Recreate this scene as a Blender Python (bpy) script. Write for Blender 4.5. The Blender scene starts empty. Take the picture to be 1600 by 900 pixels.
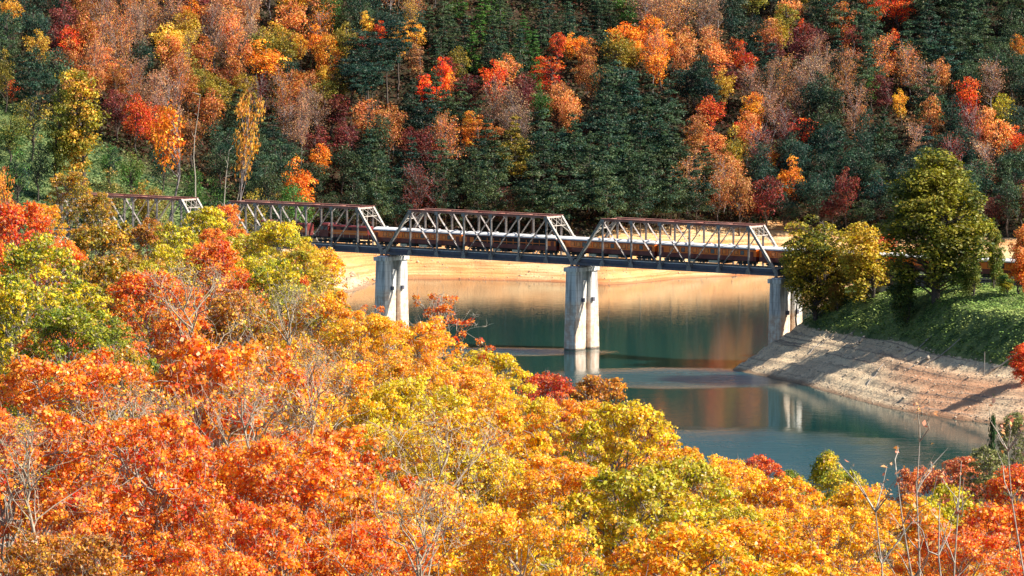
import bpy, math, random
import numpy as np
from mathutils import Vector, Matrix

S = bpy.context.scene
R = math.radians
# ------------------------------------------------------------------ camera, sky, sun, exposure
F = 6800.0                      # focal length in pixels of a 1600 wide frame
PITCH = 4.45
CAMZ = 80.0
cam_d = bpy.data.cameras.new('camera'); cam = bpy.data.objects.new('camera', cam_d)
S.collection.objects.link(cam); S.camera = cam
cam.location = (0, 0, CAMZ); cam.rotation_euler = (R(90-PITCH), 0, 0)
cam_d.sensor_width = 36; cam_d.lens = F/1600*36
cam_d.clip_start = 1.0; cam_d.clip_end = 9000

SUN_AZ = (0.97, -0.24); SUN_EL = 41.0
S.world = bpy.data.worlds.new('World'); S.world.use_nodes = True
wn = S.world.node_tree; bg = wn.nodes['Background']
sky = wn.nodes.new('ShaderNodeTexSky'); sky.sky_type = 'NISHITA'; sky.sun_disc = False
sky.sun_elevation = R(SUN_EL); sky.sun_rotation = math.atan2(SUN_AZ[0], SUN_AZ[1])
sky.ozone_density = 3.0
wn.links.new(sky.outputs[0], bg.inputs[0]); bg.inputs[1].default_value = 0.075
sun_d = bpy.data.lights.new('sun', 'SUN'); sun = bpy.data.objects.new('sun', sun_d); S.collection.objects.link(sun)
sun_d.energy = 5.0; sun_d.angle = R(0.5); sun_d.color = (1.0, 0.93, 0.82)
sv = Vector((SUN_AZ[0]*math.cos(R(SUN_EL)), SUN_AZ[1]*math.cos(R(SUN_EL)), math.sin(R(SUN_EL))))
sun.rotation_euler = sv.to_track_quat('Z', 'Y').to_euler(); sun.location = (0, -20, 300)
S.view_settings.view_transform = 'Standard'; S.view_settings.look = 'None'
S.view_settings.gamma = 1.0; S.view_settings.exposure = 0.9
S.cycles.max_bounces = 6; S.cycles.transparent_max_bounces = 6
S.cycles.use_denoising = True

C = S.collection
ca, sa = math.cos(R(PITCH)), math.sin(R(PITCH))
def proj(x, y, z):
    dz = z - CAMZ
    dep = y*ca - dz*sa
    return 800 + F*x/dep, 450 - F*(y*sa + dz*ca)/dep

# ------------------------------------------------------------------ terrain height
def polydist(X, Y, pts):
    d = np.full(X.shape, 1e9)
    for (x0, y0), (x1, y1) in zip(pts[:-1], pts[1:]):
        vx, vy = x1-x0, y1-y0; L = vx*vx+vy*vy
        t = np.clip(((X-x0)*vx + (Y-y0)*vy)/L, 0, 1)
        d = np.minimum(d, np.hypot(X-x0-t*vx, Y-y0-t*vy))
    return d
FAR = [(-900,880),(-400,900),(-200,915),(-110,925),(-80,930),(-62,945),(-54,975),(-46,1000),(-38,1016),(-35,1026),(-33,1046),(-28,1058),
       (-12,1055),(0,1052),(14,1046),(22,1038),(30,1044),(42,1060),(64,1072),(90,1070),(130,1052),(200,1010),(400,960),(900,900)]
PEN_S = [(42,827),(46,817),(53,801),(57,786),(62,769),(66,757),(71,746),(77,737),(85,728),(96,721),(115,714),(160,700),(300,690),(900,690)]
PEN_N = [(42,827),(47,840),(54,856),(75,880),(110,893),(200,895),(900,890)]
def snoise(X, Y, k, seed=0):
    r = np.random.RandomState(seed); out = np.zeros(X.shape)
    for i in range(7):
        a = r.uniform(0, 6.28); f = k*r.uniform(.6, 1.7)
        out += np.sin(X*f*math.cos(a) + Y*f*math.sin(a) + r.uniform(0, 6.28))
    return out/4.0
def sm(t): t = np.clip(t, 0, 1); return t*t*(3-2*t)
def terrain(X, Y, full=False):
    X = np.asarray(X, float); Y = np.asarray(Y, float)
    # far land
    d = polydist(X, Y, FAR); ins = Y > np.interp(X, [p[0] for p in FAR], [p[1] for p in FAR])
    d = np.where(ins, d, -d) + snoise(X, Y, .22, 1)*.8*sm(np.abs(d)/6)
    steep = np.interp(X, [-200,-60,-40,0,60,200], [.42,.42,.34,.30,.30,.3])
    zf = np.where(d < 0, np.maximum(-6, .35*d), np.where(d < 9.2/steep, steep*d, 9.2 + (d-9.2/steep)*.36))
    big = snoise(X, Y, .03, 2)*3.5*sm((d-40)/60)
    zf = zf + big
    zf = np.where(zf > 96, 96 + (zf-96)*.06, zf)
    zf = zf + sm((-X-55)/30)*sm((d-35)/30)*2.0
    # peninsula
    ds = polydist(X, Y, PEN_S); dn = polydist(X, Y, PEN_N)
    xs = np.interp(X, [p[0] for p in PEN_S], [p[1] for p in PEN_S]); xn = np.interp(X, [p[0] for p in PEN_N], [p[1] for p in PEN_N])
    inp = (X > 42) & (Y > xs) & (Y < xn)
    dp = np.minimum(ds, dn)
    dsn = ds + snoise(X, Y, .25, 5)*.7*sm(ds/5)
    z1 = .50*dsn + .45*np.maximum(0, dsn-14); z1 = np.where(z1 > 15, 15+(z1-15)*.25, z1)
    hump = snoise(X, Y, .09, 7)*1.1*sm((ds-14)/12)
    z1 = np.minimum(z1 + hump, 17.5)
    zp = np.where(inp, np.minimum(z1, np.minimum(.85*dn, 17.5)), np.maximum(-6, -.4*dp))
    # near hill
    px = X/np.maximum(Y, 1)*F + 800
    u = sm((px-480)/650)
    L_ = np.interp(Y, [-300,-40,0,60,110,200,300,450,650,700], [92,82,77.6,63,55,50,46,36,0,-6])
    R_ = np.interp(Y, [-300,-40,0,60,110,150,250,300,430,460], [92,82,77.6,60,52,46,34,26,0,-6])
    zn = np.where(Y > -400, L_*(1-u) + R_*u, 92) + snoise(X, Y, .07, 9)*1.2*sm(Y/80)*sm((600-Y)/100)
    zn = np.maximum(zn, -6)
    tz = np.maximum(zf, zp); gul = snoise(X, Y, .8, 13)*.5 + snoise(X*2.2, Y*.35, .45, 14)*.6
    onb = sm((tz-.3)/.5)*sm((9.5-tz)/1.5)
    tz = tz + onb*(.20*np.sin(tz*2*math.pi/1.35 + snoise(X, Y, .05, 15)*2.5) + .22*gul)
    H = np.maximum(tz, zn)
    if full: return H, zf, zp, zn, ds
    return H
def th(x, y): return float(terrain(np.array([x]), np.array([y]))[0])

# ------------------------------------------------------------------ materials
def newmat(name):
    m = bpy.data.materials.new(name); m.use_nodes = True
    nt = m.node_tree; nt.nodes.clear()
    out = nt.nodes.new('ShaderNodeOutputMaterial')
    return m, nt, out
def N(nt, typ, **kw):
    n = nt.nodes.new(typ)
    for k, v in kw.items():
        if hasattr(n, k): setattr(n, k, v)
        else: n.inputs[k].default_value = v
    return n
def L(nt, a, b): nt.links.new(a, b)
def mathn(nt, op, a, b=None, c=None, clamp=False):
    n = nt.nodes.new('ShaderNodeMath'); n.operation = op; n.use_clamp = clamp
    for i, v in enumerate((a, b, c)):
        if v is None: continue
        if isinstance(v, (int, float)): n.inputs[i].default_value = v
        else: nt.links.new(v, n.inputs[i])
    return n.outputs[0]
def mixc(nt, f, a, b, mode='MIX'):
    n = nt.nodes.new('ShaderNodeMix'); n.data_type = 'RGBA'; n.blend_type = mode
    for i, v in ((0, f), (6, a), (7, b)):
        if isinstance(v, (int, float)): n.inputs[i].default_value = v
        elif isinstance(v, tuple): n.inputs[i].default_value = v if len(v) == 4 else (*v, 1)
        else: nt.links.new(v, n.inputs[i])
    return n.outputs[2]
def noise(nt, vec, scale, detail=4, rough=.6):
    n = nt.nodes.new('ShaderNodeTexNoise'); n.inputs['Scale'].default_value = scale
    n.inputs['Detail'].default_value = detail; n.inputs['Roughness'].default_value = rough
    if vec is not None: nt.links.new(vec, n.inputs['Vector'])
    return n.outputs['Fac']
def ramp(nt, fac, stops):
    n = nt.nodes.new('ShaderNodeValToRGB'); cr = n.color_ramp
    while len(cr.elements) < len(stops): cr.elements.new(.5)
    for e, (p, c) in zip(cr.elements, stops): e.position = p; e.color = c if len(c) == 4 else (*c, 1)
    nt.links.new(fac, n.inputs[0]); return n.outputs[0]
def step(nt, v, a, b):
    n = nt.nodes.new('ShaderNodeMapRange'); n.interpolation_type = 'SMOOTHSTEP'
    n.inputs['From Min'].default_value = a; n.inputs['From Max'].default_value = b
    nt.links.new(v, n.inputs['Value']); return n.outputs[0]

def leaf_material(name, transl, nscale, painted_glint):
    m, nt, out = newmat(name)
    a1 = N(nt, 'ShaderNodeAttribute', attribute_type='OBJECT', attribute_name='col1')
    a2 = N(nt, 'ShaderNodeAttribute', attribute_type='OBJECT', attribute_name='col2')
    rn = N(nt, 'ShaderNodeAttribute', attribute_name='rnd'); cl = N(nt, 'ShaderNodeAttribute', attribute_name='clump')
    tc = N(nt, 'ShaderNodeTexCoord')
    oi = N(nt, 'ShaderNodeObjectInfo')
    nz = N(nt, 'ShaderNodeTexNoise', noise_dimensions='4D'); nz.inputs['Scale'].default_value = nscale; nz.inputs['Detail'].default_value = 2.5
    L(nt, tc.outputs['Object'], nz.inputs['Vector']); L(nt, mathn(nt, 'MULTIPLY', oi.outputs['Random'], 50), nz.inputs['W'])
    f = mathn(nt, 'ADD', nz.outputs['Fac'], mathn(nt, 'MULTIPLY', mathn(nt, 'SUBTRACT', cl.outputs['Fac'], .5), .22))
    f = mathn(nt, 'ADD', f, mathn(nt, 'MULTIPLY', mathn(nt, 'SUBTRACT', rn.outputs['Fac'], .5), .22))
    c = mixc(nt, step(nt, f, .38, .62), a1.outputs['Color'], a2.outputs['Color'])
    c = mixc(nt, mathn(nt, 'MULTIPLY', step(nt, mathn(nt, 'FRACT', mathn(nt, 'MULTIPLY', rn.outputs['Fac'], 23.7)), .93, .96), painted_glint), c, (.85,.62,.42))  # cream highlights painted into the colour of a few random leaves
    hsv = nt.nodes.new('ShaderNodeHueSaturation')
    rr = mathn(nt, 'FRACT', mathn(nt, 'MULTIPLY', rn.outputs['Fac'], 7.31))
    L(nt, mathn(nt, 'ADD', .470, mathn(nt, 'MULTIPLY', rr, .06)), hsv.inputs['Hue'])
    L(nt, mathn(nt, 'ADD', .45, mathn(nt, 'ADD', mathn(nt, 'MULTIPLY', rn.outputs['Fac'], .62), mathn(nt, 'MULTIPLY', cl.outputs['Fac'], .5))), hsv.inputs['Value'])
    hsv.inputs['Saturation'].default_value = 1.0
    L(nt, c, hsv.inputs['Color'])
    p = N(nt, 'ShaderNodeBsdfPrincipled'); L(nt, hsv.outputs[0], p.inputs['Base Color'])
    p.inputs['Roughness'].default_value = .55; p.inputs['Specular IOR Level'].default_value = .3
    t = N(nt, 'ShaderNodeBsdfTranslucent')
    sat = nt.nodes.new('ShaderNodeHueSaturation'); sat.inputs['Saturation'].default_value = 1.15; sat.inputs['Value'].default_value = 1.2
    L(nt, hsv.outputs[0], sat.inputs['Color']); L(nt, sat.outputs[0], t.inputs['Color'])
    mx = N(nt, 'ShaderNodeMixShader'); mx.inputs[0].default_value = transl
    L(nt, p.outputs[0], mx.inputs[1]); L(nt, t.outputs[0], mx.inputs[2]); L(nt, mx.outputs[0], out.inputs[0])
    return m
M = {}
M['leaf'] = leaf_material('leaves', .30, .42, .7)
M['leaf_far'] = leaf_material('far_leaves', .25, .16, .12)
def simple(name, c1, c2, scale, rough=.8, metal=0, bump=.0, spec=.3, detail=5, stretch=None):
    m, nt, out = newmat(name); p = N(nt, 'ShaderNodeBsdfPrincipled')
    tc = N(nt, 'ShaderNodeTexCoord'); v = tc.outputs['Object']
    if stretch:
        mp = N(nt, 'ShaderNodeMapping'); mp.inputs['Scale'].default_value = stretch; L(nt, v, mp.inputs[0]); v = mp.outputs[0]
    f = noise(nt, v, scale, detail)
    L(nt, mixc(nt, step(nt, f, .35, .65), c1, c2), p.inputs['Base Color'])
    p.inputs['Roughness'].default_value = rough; p.inputs['Metallic'].default_value = metal; p.inputs['Specular IOR Level'].default_value = spec
    if bump:
        b = N(nt, 'ShaderNodeBump'); b.inputs['Strength'].default_value = bump; b.inputs['Distance'].default_value = .1
        L(nt, f, b.inputs['Height']); L(nt, b.outputs[0], p.inputs['Normal'])
    L(nt, p.outputs[0], out.inputs[0]); return m
M['bark_pale'] = simple('pale_bark', (.50,.44,.36), (.30,.26,.21), 6, .9, bump=.3)
M['bark_cream'] = simple('cream_bark', (.50,.41,.30), (.32,.26,.19), 5, .85, bump=.2)
M['bark_dark'] = simple('dark_bark', (.12,.09,.07), (.06,.05,.045), 5, .9, bump=.3)
M['bark_grey'] = simple('grey_bark', (.30,.26,.25), (.18,.15,.15), 5, .9, bump=.3)
M['steel'] = simple('weathered_steel', (.38,.34,.31), (.22,.18,.16), 1.6, .55, bump=.1, spec=.5)
M['steel_sunlit'] = simple('sunlit_weathered_steel', (.60,.54,.46), (.40,.33,.27), 1.6, .6, bump=.1, spec=.4)  # lighter copy of the steel, sunlight put into the colour of portals and end posts
M['steel_dark'] = simple('dark_steel', (.10,.11,.15), (.16,.14,.15), 1.1, .6)
M['rust'] = simple('rusty_steel', (.30,.09,.07), (.46,.24,.18), .5, .8, stretch=(1, 3, 3))
M['tie'] = simple('tarred_timber', (.06,.05,.045), (.11,.09,.08), 4, .9)
M['rail'] = simple('rail_steel', (.25,.2,.17), (.4,.36,.33), 3, .4, .6)
M['cream'] = simple('cream_paint', (.75,.68,.5), (.6,.52,.36), 2, .5)
M['maroon'] = simple('maroon_paint', (.20,.03,.024), (.15,.024,.02), 1.5, .38, spec=.5)
M['orange_paint'] = simple('orange_paint', (.95,.23,.028), (.90,.19,.025), 1.8, .4, spec=.5)
M['roof_white'] = simple('silver_white_roof_paint', (.86,.84,.80), (.74,.72,.69), 1.2, .5)
M['black'] = simple('black_metal', (.02,.02,.025), (.035,.03,.03), 2, .6)
M['dark_opening'] = simple('dark_window_glass', (.025,.03,.04), (.04,.045,.06), 2, .08, spec=.8)
M['driftwood'] = simple('driftwood', (.36,.32,.28), (.22,.19,.16), 3, .9, bump=.3)

def concrete():
    m, nt, out = newmat('board_marked_concrete'); p = N(nt, 'ShaderNodeBsdfPrincipled')
    g = N(nt, 'ShaderNodeNewGeometry'); s = N(nt, 'ShaderNodeSeparateXYZ'); L(nt, g.outputs['Position'], s.inputs[0])
    mp = N(nt, 'ShaderNodeMapping'); mp.inputs['Scale'].default_value = (1.2, 1.2, .12); L(nt, g.outputs['Position'], mp.inputs[0])
    streak = noise(nt, mp.outputs[0], 1.4, 5)
    n2 = noise(nt, g.outputs['Position'], .9, 4)
    base = mixc(nt, step(nt, streak, .40, .66), (.78,.75,.69), (.36,.33,.30))
    low = mixc(nt, step(nt, mathn(nt, 'ADD', mathn(nt, 'MULTIPLY', n2, .5), mathn(nt, 'MULTIPLY', streak, .5)), .38, .6), (.84,.77,.64), (.62,.42,.29))
    zz = mathn(nt, 'ADD', s.outputs[2], mathn(nt, 'MULTIPLY', n2, .8))
    c = mixc(nt, step(nt, zz, 9.4, 10.6), low, base)
    wet = step(nt, zz, .5, .9)
    c = mixc(nt, wet, (.16,.12,.09), c)
    lift = mathn(nt, 'FRACT', mathn(nt, 'DIVIDE', s.outputs[2], 1.5))
    c = mixc(nt, mathn(nt, 'MULTIPLY', step(nt, lift, .06, .0), .55), c, (.22,.19,.17))
    L(nt, c, p.inputs['Base Color']); p.inputs['Roughness'].default_value = .85
    b = N(nt, 'ShaderNodeBump'); b.inputs['Strength'].default_value = .3; b.inputs['Distance'].default_value = .08
    L(nt, streak, b.inputs['Height']); L(nt, b.outputs[0], p.inputs['Normal']); L(nt, p.outputs[0], out.inputs[0])
    return m
M['concrete'] = concrete()

def ground_mat():
    m, nt, out = newmat('ground_soil_clay_and_litter'); p = N(nt, 'ShaderNodeBsdfPrincipled')
    g = N(nt, 'ShaderNodeNewGeometry'); P = g.outputs['Position']; s = N(nt, 'ShaderNodeSeparateXYZ'); L(nt, P, s.inputs[0])
    bank = N(nt, 'ShaderNodeAttribute', attribute_name='bank').outputs['Fac']
    green = N(nt, 'ShaderNodeAttribute', attribute_name='green').outputs['Fac']
    pen = N(nt, 'ShaderNodeAttribute', attribute_name='pen').outputs['Fac']
    clay = N(nt, 'ShaderNodeAttribute', attribute_name='clay').outputs['Fac']
    nb = noise(nt, P, .05, 3); nm = noise(nt, P, .35, 5); nf = noise(nt, P, 2.2, 5, .7)
    # strata: former waterlines follow the contours
    zz = mathn(nt, 'ADD', s.outputs[2], mathn(nt, 'MULTIPLY', nm, .5))
    comb = N(nt, 'ShaderNodeCombineXYZ'); L(nt, mathn(nt, 'MULTIPLY', zz, 2.3), comb.inputs[2]); L(nt, mathn(nt, 'MULTIPLY', s.outputs[0], .03), comb.inputs[0])
    band = noise(nt, comb.outputs[0], 1.0, 3, .7)
    far_bank = mixc(nt, step(nt, nb, .35, .65), (.84,.43,.16), (.88,.63,.33))
    far_bank = mixc(nt, step(nt, band, .42, .62), far_bank, (.66,.28,.10))
    far_bank = mixc(nt, mathn(nt, 'MULTIPLY', step(nt, nf, .5, .75), .3), far_bank, (.45,.30,.18))
    pen_bank = mixc(nt, step(nt, nm, .35, .65), (.70,.51,.32), (.88,.68,.43))
    pen_bank = mixc(nt, step(nt, nf, .5, .68), pen_bank, (.34,.27,.21))
    pen_bank = mixc(nt, clay, pen_bank, mixc(nt, step(nt, nf, .4, .7), (.60,.27,.14), (.70,.44,.26)))
    pen_bank = mixc(nt, mathn(nt, 'MULTIPLY', step(nt, band, .56, .62), .75), pen_bank, (.26,.19,.15))
    low = step(nt, zz, 1.0, .35)
    bk = mixc(nt, pen, far_bank, pen_bank)
    bk = mixc(nt, mathn(nt, 'MULTIPLY', low, .75), bk, mixc(nt, pen, (.48,.17,.07), (.22,.12,.07)))
    floor = mixc(nt, step(nt, nm, .35, .65), (.03,.03,.015), (.065,.035,.022))
    floor = mixc(nt, step(nt, nf, .5, .7), floor, (.03,.05,.02))
    gr = mixc(nt, step(nt, nm, .35, .65), (.06,.10,.035), (.22,.26,.09))
    c = mixc(nt, green, floor, gr)
    be = mathn(nt, 'ADD', bank, mathn(nt, 'MULTIPLY', mathn(nt, 'SUBTRACT', nf, .5), .5))
    c = mixc(nt, step(nt, be, .42, .58), c, bk)
    L(nt, c, p.inputs['Base Color']); p.inputs['Roughness'].default_value = .95; p.inputs['Specular IOR Level'].default_value = .15
    b = N(nt, 'ShaderNodeBump'); b.inputs['Strength'].default_value = .8; b.inputs['Distance'].default_value = .5
    L(nt, mathn(nt, 'ADD', nf, mathn(nt, 'MULTIPLY', band, .6)), b.inputs['Height']); L(nt, b.outputs[0], p.inputs['Normal']); L(nt, p.outputs[0], out.inputs[0])
    return m
M['ground'] = ground_mat()

WIND = [(30,811,19,15,1.0), (-4,864,18,7,.9), (34,688,24,28,1.0), (58,650,14,24,.9), (120,800,20,10,.5), (10,600,60,50,.8)]
def water_mat():
    m, nt, out = newmat('lake_water'); p = N(nt, 'ShaderNodeBsdfPrincipled')
    g = N(nt, 'ShaderNodeNewGeometry'); P = g.outputs['Position']; s = N(nt, 'ShaderNodeSeparateXYZ'); L(nt, P, s.inputs[0])
    n0m = N(nt, 'ShaderNodeMapping'); n0m.inputs['Scale'].default_value = (.35, 1, 1); L(nt, P, n0m.inputs[0]); n0 = noise(nt, n0m.outputs[0], .22, 6, .7)
    mask = None
    for (x, y, rx, ry, a) in WIND:
        ex = mathn(nt, 'POWER', mathn(nt, 'DIVIDE', mathn(nt, 'SUBTRACT', s.outputs[0], x), rx), 2)
        ey = mathn(nt, 'POWER', mathn(nt, 'DIVIDE', mathn(nt, 'SUBTRACT', s.outputs[1], y), ry), 2)
        e = mathn(nt, 'ADD', mathn(nt, 'ADD', ex, ey), mathn(nt, 'MULTIPLY', mathn(nt, 'SUBTRACT', n0, .5), 2.2))
        e = mathn(nt, 'MULTIPLY', step(nt, e, 2.3, -.5), a)
        mask = e if mask is None else mathn(nt, 'MAXIMUM', mask, e)
    mp = N(nt, 'ShaderNodeMapping'); mp.inputs['Scale'].default_value = (.55, 1, 1); L(nt, P, mp.inputs[0])
    r1 = noise(nt, mp.outputs[0], 1.5, 3, .55); r2 = noise(nt, mp.outputs[0], .45, 2)
    b = N(nt, 'ShaderNodeBump'); b.inputs['Distance'].default_value = 1.0
    L(nt, mathn(nt, 'ADD', .032, mathn(nt, 'MULTIPLY', mask, .7)), b.inputs['Strength'])
    L(nt, mathn(nt, 'ADD', mathn(nt, 'MULTIPLY', r1, .35), mathn(nt, 'MULTIPLY', r2, .5)), b.inputs['Height'])
    L(nt, b.outputs[0], p.inputs['Normal'])
    p.inputs['Base Color'].default_value = (.008,.050,.047,1)
    L(nt, mathn(nt, 'ADD', .045, mathn(nt, 'MULTIPLY', mask, .30)), p.inputs['Roughness'])
    p.inputs['IOR'].default_value = 1.5; p.inputs['Specular IOR Level'].default_value = .6
    L(nt, p.outputs[0], out.inputs[0]); return m
M['water'] = water_mat()

def scatter_mat(name, cols, scale):
    """leaf cover whose colour drifts from place to place"""
    m, nt, out = newmat(name); p = N(nt, 'ShaderNodeBsdfPrincipled')
    g = N(nt, 'ShaderNodeNewGeometry'); rn = N(nt, 'ShaderNodeAttribute', attribute_name='rnd')
    f = mathn(nt, 'ADD', noise(nt, g.outputs['Position'], scale, 3), mathn(nt, 'MULTIPLY', mathn(nt, 'SUBTRACT', rn.outputs['Fac'], .5), .25))
    n = len(cols); c = ramp(nt, f, [(.28 + .44*i/(n-1), cc) for i, cc in enumerate(cols)])
    hsv = nt.nodes.new('ShaderNodeHueSaturation'); L(nt, c, hsv.inputs['Color'])
    L(nt, mathn(nt, 'ADD', .6, mathn(nt, 'MULTIPLY', rn.outputs['Fac'], .8)), hsv.inputs['Value'])
    L(nt, hsv.outputs[0], p.inputs['Base Color']); p.inputs['Roughness'].default_value = .6; p.inputs['Specular IOR Level'].default_value = .25
    t = N(nt, 'ShaderNodeBsdfTranslucent'); L(nt, hsv.outputs[0], t.inputs[0])
    mx = N(nt, 'ShaderNodeMixShader'); mx.inputs[0].default_value = .25
    L(nt, p.outputs[0], mx.inputs[1]); L(nt, t.outputs[0], mx.inputs[2]); L(nt, mx.outputs[0], out.inputs[0]); return m
M['kudzu'] = scatter_mat('creeper_leaves', [(.07,.16,.04), (.24,.36,.08), (.48,.54,.16)], .12)
M['slope_leaves'] = scatter_mat('slope_creeper_leaves', [(.03,.075,.035), (.08,.15,.05), (.15,.22,.07), (.26,.24,.09)], .07)
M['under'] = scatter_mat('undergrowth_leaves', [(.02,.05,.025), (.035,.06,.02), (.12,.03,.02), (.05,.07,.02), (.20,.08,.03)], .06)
M['litter'] = scatter_mat('near_undergrowth_leaves', [(.35,.10,.02), (.12,.13,.02), (.45,.25,.03), (.30,.07,.02)], .2)

# ------------------------------------------------------------------ mesh helpers
def mesh_np(name, V, Fq, mat, rnd=None, clump=None, smooth=False):
    """V (n,3), Fq (m,k) same-size polygons (k=3 or 4) or a list of such arrays"""
    me = bpy.data.meshes.new(name)
    if not isinstance(Fq, list): Fq = [Fq]
    Fq = [f for f in Fq if len(f)]
    me.vertices.add(len(V)); me.vertices.foreach_set('co', np.asarray(V, np.float32).ravel())
    tot = sum(f.size for f in Fq); npol = sum(len(f) for f in Fq)
    me.loops.add(tot); me.loops.foreach_set('vertex_index', np.concatenate([f.ravel() for f in Fq]).astype(np.int32))
    me.polygons.add(npol)
    tt = np.concatenate([np.full(len(f), f.shape[1]) for f in Fq]); st = np.concatenate([[0], np.cumsum(tt)[:-1]])
    me.polygons.foreach_set('loop_start', st.astype(np.int32))
    me.update(calc_edges=True)
    for nm, a in (('rnd', rnd), ('clump', clump)):
        if a is not None:
            at = me.attributes.new(nm, 'FLOAT', 'FACE'); at.data.foreach_set('value', np.asarray(a, np.float32))
    if smooth: me.polygons.foreach_set('use_smooth', np.ones(npol, bool))
    me.materials.append(mat); return me
def link(name, me, parent=None, label=None, cat=None, group=None, kind=None):
    o = bpy.data.objects.new(name, me); C.objects.link(o)
    if parent is not None: o.parent = parent
    tag(o, label, cat, group, kind); return o
def tag(o, label=None, cat=None, group=None, kind=None):
    if label: o['label'] = label
    if cat: o['category'] = cat
    if group: o['group'] = group
    if kind: o['kind'] = kind
def empty(name, loc, rz=0, **kw):
    o = link(name, None, **kw); o.location = loc; o.rotation_euler = (0, 0, rz); o.empty_display_size = .5; return o

class MB:                                   # collects boxes, beams, tubes -> one mesh
    def __init__(s): s.v = []; s.f = []
    def box(s, x0, x1, y0, y1, z0, z1):
        b = len(s.v); s.v += [(x, y, z) for x in (x0, x1) for y in (y0, y1) for z in (z0, z1)]
        for f in ((0,1,3,2),(4,6,7,5),(0,4,5,1),(2,3,7,6),(0,2,6,4),(1,5,7,3)): s.f.append(tuple(b+i for i in f))
    def frustum(s, x0, x1, y0, y1, z0, X0, X1, Y0, Y1, z1):
        b = len(s.v)
        for x, X in ((x0, X0), (x1, X1)):
            for y, Y in ((y0, Y0), (y1, Y1)): s.v += [(x, y, z0), (X, Y, z1)]
        for f in ((0,1,3,2),(4,6,7,5),(0,4,5,1),(2,3,7,6),(0,2,6,4),(1,5,7,3)): s.f.append(tuple(b+i for i in f))
    def beam(s, p0, p1, w, h, up=(0,0,1), off=(0,0)):
        p0, p1 = Vector(p0), Vector(p1); d = (p1-p0).normalized(); u = Vector(up)
        a = d.cross(u)
        if a.length < 1e-4: a = d.cross(Vector((0,1,0)))
        a.normalize(); c = a.cross(d).normalized()
        b = len(s.v)
        for p in (p0, p1):
            for i in (-1, 1):
                for j in (-1, 1): s.v.append(tuple(p + a*(off[0]+i*w/2) + c*(off[1]+j*h/2)))
        for f in ((0,1,3,2),(4,6,7,5),(0,4,5,1),(2,3,7,6),(0,2,6,4),(1,5,7,3)): s.f.append(tuple(b+i for i in f))
    def hbeam(s, p0, p1, w, h, t=.05, up=(0,0,1)):          # two flanges and a web
        s.beam(p0, p1, t, h, up, (w/2-t/2, 0)); s.beam(p0, p1, t, h, up, (-w/2+t/2, 0)); s.beam(p0, p1, w-2*t, t, up)
    def tube(s, pts, rad, n=6):
        b = len(s.v); pts = [Vector(p) for p in pts]
        for i, p in enumerate(pts):
            d = (pts[min(i+1, len(pts)-1)] - pts[max(i-1, 0)]).normalized()
            a = d.orthogonal().normalized(); c = d.cross(a)
            for k in range(n):
                t = 2*math.pi*k/n; s.v.append(tuple(p + (a*math.cos(t)+c*math.sin(t))*rad[i]))
        for i in range(len(pts)-1):
            for k in range(n): s.f.append((b+i*n+k, b+i*n+(k+1)%n, b+(i+1)*n+(k+1)%n, b+(i+1)*n+k))
        s.f.append(tuple(b+k for k in range(n))[::-1]); s.f.append(tuple(b+(len(pts)-1)*n+k for k in range(n)))
    def mesh(s, name, mat, bevel=0):
        me = bpy.data.meshes.new(name); me.from_pydata(s.v, [], s.f); me.materials.append(mat)
        import bmesh
        bm = bmesh.new(); bm.from_mesh(me); bmesh.ops.recalc_face_normals(bm, faces=bm.faces); bm.to_mesh(me); bm.free()
        return me
    def build(s, name, mat, parent=None, **kw): return link(name, s.mesh(name, mat), parent, **kw)

def leaves(rng, P, Nn, size, aspect=.6, jitter=.9, var=.5):
    """rhombic folded leaf quads at points P with rough normals Nn"""
    n = len(P)
    nn = Nn + rng.normal(0, jitter, (n, 3)); nn /= np.linalg.norm(nn, axis=1)[:, None] + 1e-9
    r = rng.normal(0, 1, (n, 3)); t = np.cross(nn, r); t /= np.linalg.norm(t, axis=1)[:, None] + 1e-9
    b = np.cross(nn, t); s = size*(1 + rng.uniform(-var, var, n))[:, None]
    fold = nn*s*rng.uniform(-.25, .25, n)[:, None]
    V = np.stack([P - t*s*.5, P + b*s*.5*aspect + fold, P + t*s*.5, P - b*s*.5*aspect + fold], 1).reshape(-1, 3)
    return V, np.arange(4*n).reshape(-1, 4)
def tubes_np(paths, n):
    """paths: list of (pts (k,3), radii (k,))"""
    V = []; Fs = []; b = 0; ang = np.arange(n)*2*math.pi/n; ca_, sa_ = np.cos(ang), np.sin(ang)
    for pts, rad in paths:
        k = len(pts); d = np.gradient(pts, axis=0); d /= np.linalg.norm(d, axis=1)[:, None] + 1e-9
        ref = np.array([0, 0, 1.]) if abs(d[0][2]) < .8 else np.array([1., 0, 0])
        a = np.cross(d, ref); a /= np.linalg.norm(a, axis=1)[:, None] + 1e-9; c = np.cross(d, a)
        ring = pts[:, None, :] + (a[:, None, :]*ca_[None, :, None] + c[:, None, :]*sa_[None, :, None])*rad[:, None, None]
        V.append(ring.reshape(-1, 3))
        i = np.arange(k-1)[:, None]*n; j = np.arange(n)[None, :]; j2 = (j+1) % n
        Fs.append((b + np.stack([i+j, i+j2, i+n+j2, i+n+j], 2)).reshape(-1, 4)); b += k*n
    return np.concatenate(V), np.concatenate(Fs)
def wander(rng, p0, p1, k, amp, sag=0):
    t = np.linspace(0, 1, k)[:, None]; L_ = np.linalg.norm(p1-p0)
    pts = p0 + (p1-p0)*t
    w = np.cumsum(rng.normal(0, 1, (k, 3)), 0); w -= w[0] + (w[-1]-w[0])*t; pts = pts + w*amp*L_/k
    pts[:, 2] += np.sin(t[:, 0]*math.pi)*sag*L_
    return pts

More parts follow.
